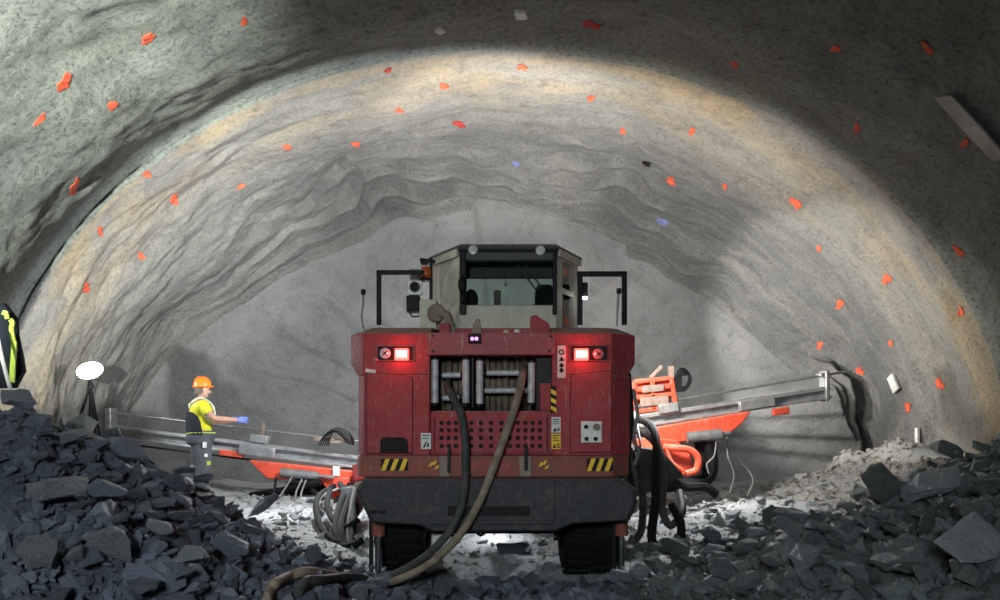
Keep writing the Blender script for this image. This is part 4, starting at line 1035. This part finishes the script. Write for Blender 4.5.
# ------------------------------------------------------------------ floodlight on a tripod
fY = 11.7; fpos = at(89, 371, fY); gz = floor_h(fpos.x, fY)
fld = thing('floodlight', (fpos.x, fY, gz), 'lit white floodlight on a dark tripod by the left wall, above the muck heap', 'lamp')
aim = Vector((.62, -.72, .12)).normalized()
sd = aim.cross(Vector((0,0,1))).normalized(); upv = sd.cross(aim)
Rm = Matrix((sd, aim, upv)).transposed() @ Matrix.Rotation(math.radians(18), 3, 'Y')
def ell(a, b, d): return [fpos+aim*d+Rm @ Vector((a*math.cos(2*math.pi*k/32), 0, b*math.sin(2*math.pi*k/32))) for k in range(32)]
hd_ = MB().loft([ell(.10,.07,-.12), ell(.17,.11,-.06), ell(.195,.13,0), ell(.195,.13,.05)]).build('lamp_head', M['black'], fld)
MB().loft([ell(.19,.125,.04), ell(.19,.125,.055), ell(.15,.095,.085), ell(.06,.04,.1)]).build('lamp_lens', M['flood'], hd_, label='bright glowing white lens')
top = fpos+Vector((0, .04, -.22))
MB().cyl(top+Vector((0,0,.16)), top+Vector((0,0,-.5)), .022).build('tripod_pole', M['black'], fld)
MB().lathe(top, (0,0,1), [(.04,-.05),(.045,.0),(.03,.05)]).build('tripod_collar', M['black'], fld)
for dx, dy in ((-.42,-.2),(.34,-.25),(.1,.4)):
    f_ = Vector((fpos.x+dx, fY+dy, floor_h(fpos.x+dx, fY+dy)))
    MB().tube([top, f_], .02, 8, 1).build('leg', M['black'], fld)
MB().tube([top+Vector((0,-.03,.1)), top+Vector((-.05,-.06,-.3)), top+Vector((-.2,-.15,-.72)), top+Vector((-.34,-.2,-.62)), top+Vector((-.42,-.2,-1.0)), top+Vector((-.45,-.25,-1.5))], .014, 6).build('cable', M['rubber'], fld)

# ------------------------------------------------------------------ workwear hanging at the left, and a leaning rod
jY = 5.6; j = lambda x, y, dy=0: at(x, y, jY+dy)
jk = MB(); secs = []
for y, xl_, xr_, dp in ((303,-26,5,.05),(309,-32,9,.10),(318,-36,15,.13),(335,-37,18,.14),(355,-38,21,.15),(371,-38,23,.15),(380,-36,18,.14),(388,-30,15,.10)):
    ring = []
    for k in range(24):
        a = 2*math.pi*k/24; cx_ = (xl_+xr_)/2; hw = (xr_-xl_)/2
        p = j(cx_+hw*math.cos(a), y); p.y += dp*math.sin(a)+.02*math.sin(5*a+y*.1); ring.append(p)
    secs.append(ring)
jk.loft(secs); jo = jk.build('hanging_jacket', M['cloth'], None, smooth=60)
tag(jo, 'dark jacket with lime reflective strips hanging from a post at the left wall', 'jacket')
ROOT[jo.name] = Vector()
def jstrip(pts, w, mat):
    m = MB(); P = catmull(pts, 5)
    for i, p in enumerate(P):
        d = (P[min(i+1,len(P)-1)]-P[max(i-1,0)]).normalized(); s_v = d.cross(Vector((0,-1,0))).normalized()*w/2
        m.v += [p-s_v, p+s_v, p+s_v+Vector((0,-.012,0)), p-s_v+Vector((0,-.012,0))]
    for i in range(len(P)-1):
        for k in range(4): m.f.append((i*4+k, i*4+(k+1)%4, i*4+4+(k+1)%4, i*4+4+k))
    m.f += [(0,1,2,3), (len(m.v)-4, len(m.v)-1, len(m.v)-2, len(m.v)-3)]
    return m.build('reflective_strip', mat, jo)
jstrip([j(14.5,341,-.135), j(14.5,352,-.13), j(13.5,364,-.14), j(13,376,-.135), j(12.5,382,-.12)], .036, M['lime'])
jstrip([j(4,315,-.135), j(6,312,-.13), j(8,319,-.12)], .028, M['lime']); jstrip([j(11,319.5,-.115), j(13,323,-.12), j(12,329,-.13), j(14,341,-.135)], .03, M['lime'])
post = MB(); post.cyl(j(-14, 460, .24), j(-11, 299, .20), .035); po = post.build('post', M['brown'], None); tag(po, 'brown wooden post carrying the dark jacket at the left edge', 'post')
rod = MB(); rod.tube([j(-4, 330, -.35), j(3, 362, -.4), j(14, 402, -.45)], .013, 8, 4); ro = rod.build('white_rod', M['plate'], None); tag(ro, 'thin white rod leaning on the heap below the dark jacket', 'rod')

# ------------------------------------------------------------------ marks sprayed on the lining
CAM = Vector((0, 0, CZ))
MARKS = [
 (64,82,6,10,-35,'orange','orange paint mark on the left wall of the near tunnel, largest of the upper pair'),(40,119,3,8,-35,'orange','small orange paint mark on the near left wall below the largest mark'),
 (148,38,9,4,25,'orange','long orange paint smear high on the near left vault'),(112,105,5,5,20,'orange','round orange paint spot on the near left wall, right of the largest mark'),
 (244,21,4,4,0,'orange','orange paint spot at the upper left of the near vault'),(74,187,4,9,-20,'orange','orange paint mark halfway down the near left wall'),
 (147,174,4,4,10,'orange','faint orange paint spot in the dark band beside the left lip'),(100,231,3,5,10,'orange','small orange paint spot low in the dark band beside the left lip'),
 (141,256,4,4,15,'orange','orange paint spot on the lit left wall above the floodlight'),(86,288,4,5,10,'orange','orange paint spot on the lit left wall straight above the floodlight'),
 (174,200,5,5,15,'orange','orange paint spot on the lit left vault just inside the lip'),(30,400,4,6,0,'orange','orange paint spot low on the left wall between jacket and tripod'),
 (287,147,5,3,10,'orange','orange paint spot on the beige upper left vault'),(241,186,4,3,10,'orange','faint orange paint spot on the grey upper left vault'),
 (356,144,5,3,10,'orange','orange paint spot on the beige vault left of the dark red smear'),(459,124,8,3,-12,'orangedark','dark red paint smear near the crown of the lit vault'),
 (399,110,4,3,0,'orange','orange paint dot on the lit vault left of the crown'),(444,86,6,3,5,'orange','orange paint smear under the dark crown, left one'),(522,67,5,4,0,'orange','orange paint spot exactly at the crown'),
 (591,24,9,5,-10,'orangedark','large dim orange smear on the dark crown'),(388,70,4,3,0,'orangedark','dim orange dot on the dark vault left of the crown'),(591,98,5,3,-10,'orange','orange paint spot on the beige vault right of the crown'),
 (623,131,4,3,-15,'orange','orange dot on the beige upper right vault'),(671,181,6,4,-25,'orange','bright orange paint spot on the lit upper right vault'),(692,131,4,4,-30,'orange','pinkish orange dot near the shadow edge at upper right'),
 (735,64,5,3,-20,'orange','orange mark on the dark right vault nearest the crown'),(836,48,5,4,-20,'orange','orange mark high on the dark right vault'),(928,48,4,8,35,'orange','largest orange mark at the upper right of the dark vault'),
 (857,128,4,5,-10,'orange','orange mark in the middle of the dark right vault'),(965,143,4,6,-20,'orange','orange mark beside the pale strap on the dark right wall'),
 (796,203,7,5,-35,'orange','orange paint spot on the lit right vault, highest of the row'),(887,279,6,5,-30,'orange','orange paint spot on the lit right wall near the shadow edge'),(959,251,4,7,40,'orange','orange mark on the dark right wall below the strap'),
 (840,304,5,5,-30,'orange','orange paint spot in the middle of the lit right wall'),(725,186,3,3,0,'orange','orange dot on the lit right vault near its top'),(961,312,4,5,0,'orange','orange spot at the far right shadow edge'),
 (820,345,4,4,0,'orange','pink orange spot above the right feed end'),(940,384,5,6,10,'orange','orange spot on the right wall above the muck heap'),(860,371,5,4,0,'orange','orange spot just above the dark fold at the right'),
 (908,407,4,5,0,'orange','orange spot below the small white plaque'),(891,343,3,3,0,'orange','tiny orange spot above the small white plaque'),(819,248,3,3,0,'orange','faint orange dot on the lit right vault'),
 (516,164,5,3,0,'blue','small blue paint mark on the grey layers above the cab'),(663,222,6,5,-30,'blue','faint blue paint mark on the right grey layers'),
 (940,453,4,3,0,'orange','orange spot at the foot of the right wall above the heap'),(905,462,4,3,0,'orange','low orange spot at the foot of the right wall nearest the fold'),
]
def paint(px, py, hx, hy, ang, mat, label):
    d = at(px, py, 1)-CAM; d.normalize(); loc, nrm, _, _ = WALLS.ray_cast(CAM, d)
    if loc is None: print('no wall at', px, py); return
    if nrm.dot(d) > 0: nrm = -nrm
    acc = Vector()
    for dx, dy in ((-6,-6),(6,-6),(6,6),(-6,6),(0,0)):
        l2, n2, _, _ = WALLS.ray_cast(CAM, (at(px+dx, py+dy, 1)-CAM).normalized())
        if l2: acc += n2 if n2.dot(d) < 0 else -n2
    n0 = acc.normalized(); a0 = math.radians(ang)
    rr_ = random.Random(px*31+py); n = 18; ph = [rr_.uniform(0, 6.28) for _ in range(4)]
    def cast(u, v):                                   # follow the rough surface under the spray
        l2, n2, _, _ = WALLS.ray_cast(CAM, (at(px+u, py-v, 1)-CAM).normalized())
        if l2 is None or (l2-loc).length > .8: l2 = WALLS.find_nearest(loc)[0]
        return l2+n0*.012
    m = MB(); top_ = []
    for ring_ in (.45, .8, 1.0):
        for i in range(n):
            a = 2*math.pi*i/n; w = ring_*(1+.22*math.sin(2*a+ph[0])+.18*math.sin(3*a+ph[1])+.16*math.sin(5*a+ph[2])+.14*math.sin(8*a+ph[3])*(ring_ > .7))
            x, y = .85*hx*w*math.cos(a), .85*hy*w*math.sin(a)
            top_.append(cast(x*math.cos(a0)-y*math.sin(a0), x*math.sin(a0)+y*math.cos(a0)))
    c0 = cast(0, 0); low = [p-n0*.010 for p in top_[2*n:]]
    m.v = [c0]+top_+low
    for i in range(n):
        i2 = (i+1) % n; m.f.append((0, 1+i, 1+i2))
        for r_ in range(3): m.f.append((1+r_*n+i, 1+(r_+1)*n+i, 1+(r_+1)*n+i2, 1+r_*n+i2))
    o = m.build('paint_mark', M[mat], None, smooth=60)
    tag(o, label, 'paint mark', 'spray paint marks on the tunnel lining')
for mk in MARKS: paint(*mk)
def wall_box(px, py, w, h, ang, mat, name, label, cat, th=.05):
    d = at(px, py, 1)-CAM; d.normalize(); loc, nrm, _, _ = WALLS.ray_cast(CAM, d)
    n0 = Vector((-loc.x, 0, 1.0-loc.z)).normalized(); k = (loc-CAM).length/F
    ex = n0.cross(Vector((0,1,0))).normalized(); q_ = Matrix((ex, n0, ex.cross(n0))).transposed() @ Matrix.Rotation(math.radians(ang), 3, 'Y')
    o = MB().box(loc+n0*(th/2+.02), (w, th, h), q_).build(name, mat, None, bevel=.01); return tag(o, label, cat)
wall_box(896, 383, .30, .20, 25, M['plate'], 'wall_plaque', 'small tilted white plaque on the lit right wall', 'plaque')
wall_box(920, 438, .34, .08, 0, M['plate'], 'wall_bolt_plate', 'pale upright bolt plate low on the right wall above the heap', 'bolt plate')
wall_box(521, 11, .14, .16, 10, M['plate'], 'anchor_plate', 'pale anchor plate at the dark crown of the near vault', 'anchor plate')
wall_box(440, 27, .10, .10, 30, M['plate'], 'anchor_plate', 'small pale anchor plate on the dark vault left of the crown', 'anchor plate')
wall_box(647, 162, .14, .06, 10, M['ink'], 'anchor_plate', 'tiny dark anchor plate on the lit upper right vault', 'anchor plate')
# pale strap following the dark right wall
pts = []
for k in range(9):
    px, py = 948+58*k/8, 92+64*k/8
    d = (at(px, py, 1)-CAM).normalized(); loc, nrm, _, _ = WALLS.ray_cast(CAM, d); pts.append((loc, (Vector((0, loc.y, 1))-loc).normalized()))
m = MB()
for i, (p, n_) in enumerate(pts):
    d = (pts[min(i+1,8)][0]-pts[max(i-1,0)][0]).normalized(); s_v = d.cross(n_).normalized()*.11
    p = p+n_*.06; m.v += [p-s_v, p+s_v, p+s_v+n_*.02, p-s_v+n_*.02]
for i in range(8):
    for k in range(4): m.f.append((i*4+k, i*4+(k+1)%4, i*4+4+(k+1)%4, i*4+4+k))
m.f += [(0,1,2,3), (32,35,34,33)]
tag(m.build('mounted_strap', M['strap'], None), 'pale grey strap running diagonally along the dark right wall', 'strap')

# ------------------------------------------------------------------ single big rocks resting on the heaps
def rock_mesh(asp, mat, seed):
    rr_ = random.Random(seed); bm = bmesh.new()
    for _ in range(15):
        v = Vector((rr_.uniform(-1,1), rr_.uniform(-1,1), rr_.uniform(-1,1))); mx = max(abs(v.x), abs(v.y), abs(v.z)); v = v/mx*rr_.uniform(.78, 1)
        bm.verts.new((v.x*asp[0]/2, v.y*asp[1]/2, v.z*asp[2]/2))
    r = bmesh.ops.convex_hull(bm, input=bm.verts)
    bmesh.ops.delete(bm, geom=list({g for g in r['geom_interior']+r['geom_unused'] if isinstance(g, bmesh.types.BMVert)}), context='VERTS')
    bmesh.ops.subdivide_edges(bm, edges=bm.edges[:], cuts=3, use_grid_fill=True)
    bmesh.ops.triangulate(bm, faces=bm.faces[:])
    bmesh.ops.recalc_face_normals(bm, faces=bm.faces)
    o_ = Vector((seed*1.7, seed*.9, 0)); bm.normal_update()
    for v in bm.verts:
        lay = math.floor((v.co.z+.3*v.co.x)*14+noise.noise(v.co*3+o_)*1.5)     # slaty layering
        v.co += v.normal*(.05*fbm(v.co*2.2+o_, 3)+.016*noise.noise(Vector((lay*3.1, seed, 0)))+.018*noise.noise(v.co*9+o_))
    me = bpy.data.meshes.new('rock'); bm.to_mesh(me); bm.free(); me.materials.append(mat)
    return me
G_ = bvh_of(pl, pr, pf, gv, sv, floor)
SEATED = []
def seat(me, x, y, size, rot, label, group=None):
    """lower a rock onto whatever lies below it, resting without cutting in"""
    Rt = (Matrix.Rotation(rot[2], 3, 'Z') @ Matrix.Rotation(rot[1], 3, 'Y') @ Matrix.Rotation(rot[0], 3, 'X'))*size
    if y > 6.75 and abs(x) < 1.5 and 'flat dark' not in label: return None
    if 8.3 < y < 11 and 1.4 < abs(x) < 2.4: return None
    if any((p_.x-x)**2+(p_.y-y)**2 < (.12+.5*size)**2 for p_ in HOSEPTS): return None
    for c_, s_ in SEATED:
        if (c_.x-x)**2+(c_.y-y)**2 < (.42*(s_+size))**2: return None
    vs = [Rt @ v.co for v in me.vertices]; fs = [tuple(p.vertices) for p in me.polygons]
    hit = G_.ray_cast(Vector((x, y, 4)), Vector((0,0,-1)))[0]
    if hit is None: return None
    nrm = Vector()
    z = hit.z+.0*size
    for _ in range(24):
        L = Vector((x, y, z))
        if not BVHTree.FromPolygons([v+L for v in vs], fs).overlap(G_): break
        z += .018
    else: return None
    o = bpy.data.objects.new('rock', me); COL.objects.link(o); o.location = L
    o.rotation_euler = Rt.to_euler(); o.scale = (size, size, size)
    tag(o, label, 'rock', group); SEATED.append((L, size)); return o
BIG = [
 (515,562,7.6,.46,(1,.7,.28),'muck','flat dark rock lying on the ground between the rear wheels',(0,0,5),1),
 (545,398,0,0,0,0,0,0,0)][:1]
BIG += [
 (55,505,4.7,.34,(1,.8,.6),'palerock','broad grey slab on the left heap, nearest the left edge',(20,10,30),2),
 (110,580,4.0,.30,(1,.8,.6),'palerock','pale angular rock at the bottom of the left heap',(10,25,60),3),
 (75,460,5.0,.20,(1,.7,.45),'palerock','flat grey rock near the top of the left heap',(10,-10,10),4),
 (40,575,4.0,.24,(1,.7,.6),'palerock','pale rock at the bottom left corner of the left heap',(15,30,-20),5),
 (160,540,4.9,.18,(1,.6,.5),'palerock','small grey rock in the middle of the left heap',(0,20,40),6),
 (15,470,4.6,.34,(1,.8,.7),'muck','big dark block at the left edge of the left heap',(12,5,15),7),
 (130,470,5.6,.30,(1,.8,.6),'muck','big dark block on the crest of the left heap below the tripod',(10,15,40),8),
 (180,510,5.6,.28,(1,.7,.5),'muck','dark slab on the left heap below the person',(18,20,80),9),
 (230,560,5.4,.28,(1,.6,.5),'muck','dark slab low on the slope of the left heap',(20,28,20),10),
 (850,540,5.4,.16,(1,.5,.5),'palerock','pale block in the middle of the right heap',(10,-25,15),11),
 (935,510,5.2,.52,(1,.6,.22),'palerock','long tilted slab on the upper right heap',(12,-25,-5),12),
 (975,555,4.4,.42,(1,.7,.3),'palerock','wide grey slab at the right edge of the right heap',(10,-22,20),13),
 (900,575,4.4,.34,(1,.7,.35),'muck_r','dark slab low on the right heap beside the pale block',(10,-15,0),14),
 (800,575,4.8,.26,(1,.7,.5),'palerock','grey rock at the bottom of the right heap',(15,-20,40),15),
 (965,480,5.9,.36,(1,.6,.3),'palerock','slab on the crest of the right heap at the right edge',(5,-25,10),16),
 (745,560,5.8,.24,(1,.6,.4),'muck_r','dark rock at the toe of the right heap',(10,-15,30),17),
 (860,500,6.0,.32,(1,.6,.35),'muck_r','dark slab near the crest of the right heap',(5,-28,0),18),
 (720,590,4.9,.30,(1,.8,.5),'palerock','grey rock at the bottom edge right of the machine',(5,-10,60),19),
 (620,585,5.6,.24,(1,.7,.4),'muck','dark rock on the ground below the right jack',(5,8,10),20),
 (735,520,9.6,.26,(1,.6,.4),'gravel','pale rock in the lit gravel right of the black hoses',(10,-20,20),21),
 (760,508,10.2,.22,(1,.6,.4),'gravel','pale rock in the lit gravel below the right face fold',(5,20,50),22),
 (318,515,11.0,.22,(1,.7,.5),'gravel','pale rock in the lit gravel under the left boom',(5,20,50),23),
]
for b_ in BIG:
    px, py, Y, size, asp, mt, lab, rot, sd_ = b_
    P_ = at(px, py, Y); h_ = G_.ray_cast(CAM, (P_-CAM).normalized())[0]; P_ = h_ if h_ else P_
    if seat(rock_mesh(asp, M[mt], sd_), P_.x, P_.y, size, [math.radians(q_) for q_ in rot], lab) is None: print('unseated', lab)
def scatter(n, x0, x1, y0, y1, mats, lo, hi, label, group, seed, tilt=0):
    rr_ = random.Random(seed); pool = [rock_mesh((1, rr_.uniform(.5,.9), rr_.uniform(.28,.6)), M[mats[k % len(mats)]], seed*50+k) for k in range(16)]
    got = 0
    for _ in range(n*12):
        if got >= n: break
        x, y = rr_.uniform(x0, x1), rr_.uniform(y0, y1)
        if abs(x)/y > .64: continue
        hit = G_.ray_cast(Vector((x, y, 4)), Vector((0,0,-1)))[0]
        if hit is None: continue
        tgt = hit+Vector((0,0,.06)); dr = tgt-CAM
        if HY+(CZ-hit.z)/y*F > 606: continue
        blk = G_.ray_cast(CAM, dr.normalized(), dr.length-.03)[0]
        if blk is not None: continue
        s_ = lo+(hi-lo)*rr_.random()**2.2
        if seat(pool[rr_.randrange(16)], x, y, s_, (rr_.gauss(0,.3), rr_.gauss(0,.3)+tilt, rr_.uniform(0,6.28) if not tilt else rr_.gauss(0,.6)), label, group): got += 1
scatter(110, -5, -1.0, 3.4, 8.2, ['muck','muck','muck','palerock'], .10, .30, 'loose dark broken rock, one of many scattered over the left muck heap', 'dark rocks on the left heap', 4)
scatter(120, 1.0, 5, 3.4, 8.4, ['muck_r','muck_r','muck_r','palerock'], .10, .40, 'loose greenish dark slab, one of many scattered over the right muck heap', 'slabs on the right heap', 6, .4)
scatter(30, -1.2, 1.2, 5.6, 7.2, ['muck'], .08, .22, 'small dark rock, one of several on the ground just behind the rear wheels', 'dark rocks on the ground behind the machine', 8)
scatter(36, -4.2, 4.4, 8.2, 12.5, ['gravel'], .10, .26, 'small pale broken rock, one of many lying in the lit gravel', 'pale rocks in the lit gravel', 10)

# ------------------------------------------------------------------ camera and light
cd = bpy.data.cameras.new('camera'); co_ = bpy.data.objects.new('camera', cd); COL.objects.link(co_)
co_.location = CAM; co_.rotation_euler = (math.pi/2, 0, 0)
cd.sensor_width = 36; cd.lens = F*36/1000; cd.shift_y = (HY-300)/1000; cd.clip_start = .05
SC.camera = co_
def light(kind, name, loc, power, col=(1,1,1), to=None, size=.2, angle=120, blend=.4):
    L = bpy.data.lights.new(name, kind); o = bpy.data.objects.new(name, L); COL.objects.link(o); o.location = loc
    L.energy = power; L.color = col
    if kind == 'AREA': L.size = size
    else: L.shadow_soft_size = size
    if kind == 'SPOT': L.spot_size = math.radians(angle); L.spot_blend = blend
    if to is not None: o.rotation_euler = (Vector(to)-Vector(loc)).to_track_quat('-Z', 'Y').to_euler()
    return o
COOL = (.93,.97,1); WARM = (1,.955,.86)
# the floodlight
light('SPOT', 'floodlight_beam', fpos+aim*.14, 220, COOL, fpos+Vector((3.0, .4, .4)), .12, 170, .5)
# work lights on the front of the machine, lighting vault and face, with added fill spots among them
light('SPOT', 'work_light_left', (-1.45, 10.1, 2.7), 900, COOL, (-1.9, 15, 2.9), .18, 172, .08)
light('SPOT', 'work_light_right', (1.4, 10.15, 2.7), 930, WARM, (1.6, 15, 3.0), .35, 168, .15)
light('SPOT', 'wall_fill_right', (3.2, 12.9, 2.2), 560, WARM, (7.0, 13.6, 3.2), .15, 112, .4)  # added fill spot, brightens the right wall
light('SPOT', 'crown_fill', (0.0, 10.5, 3.5), 620, WARM, (0.0, 12.8, 6.6), .2, 78, .5)  # added fill spot above the cab, brightens the crown
light('SPOT', 'ground_light_left', (-2.6, 11.3, 1.9), 400, COOL, (-2.3, 9.4, 0), .08, 115, .5)
light('SPOT', 'ground_light_right', (2.5, 11.2, 2.2), 430, COOL, (2.7, 9.7, 0), .08, 115, .5)
light('SPOT', 'chassis_fill', (-.05, 9.5, .32), 40, COOL, (-.05, 9.6, -.2), .1, 142, .7)  # added fill spot under the chassis, brightens the ground between the wheels
light('SPOT', 'under_light', (-.05, 12.3, .9), 1500, COOL, (-.05, 8.8, -.2), .1, 80, .5)
# unseen lamps behind the viewer, inferred from the lit near wall and heaps
light('SPOT', 'rear_lamp', (-2.0, -1.6, 2.0), 19000, (.97,1,.90), (-6.4, 8.0, 5.2), .1, 48, .7)
light('SPOT', 'rear_spill', (-.8, -2.6, 2.7), 1500, (.84,.94,1), (0.0, 6, .2), .5, 84, 1)
for x_ in (402, 581.2): light('POINT', 'tail_light_glow', R(x_, 354.3, -.12), 2.2, (1,.03,.02), None, .05)
w = bpy.data.worlds.new('world'); SC.world = w; w.use_nodes = True
w.node_tree.nodes['Background'].inputs[0].default_value = (.30,.62,.58,1); w.node_tree.nodes['Background'].inputs[1].default_value = .016
vs_ = SC.view_settings; SC.display_settings.display_device = 'sRGB'
vs_.view_transform = 'Standard'; vs_.look = 'None'; vs_.exposure = 0; vs_.gamma = 1; vs_.use_curve_mapping = False
SC.cycles.max_bounces = 6; SC.cycles.diffuse_bounces = 3; SC.cycles.sample_clamp_indirect = 6
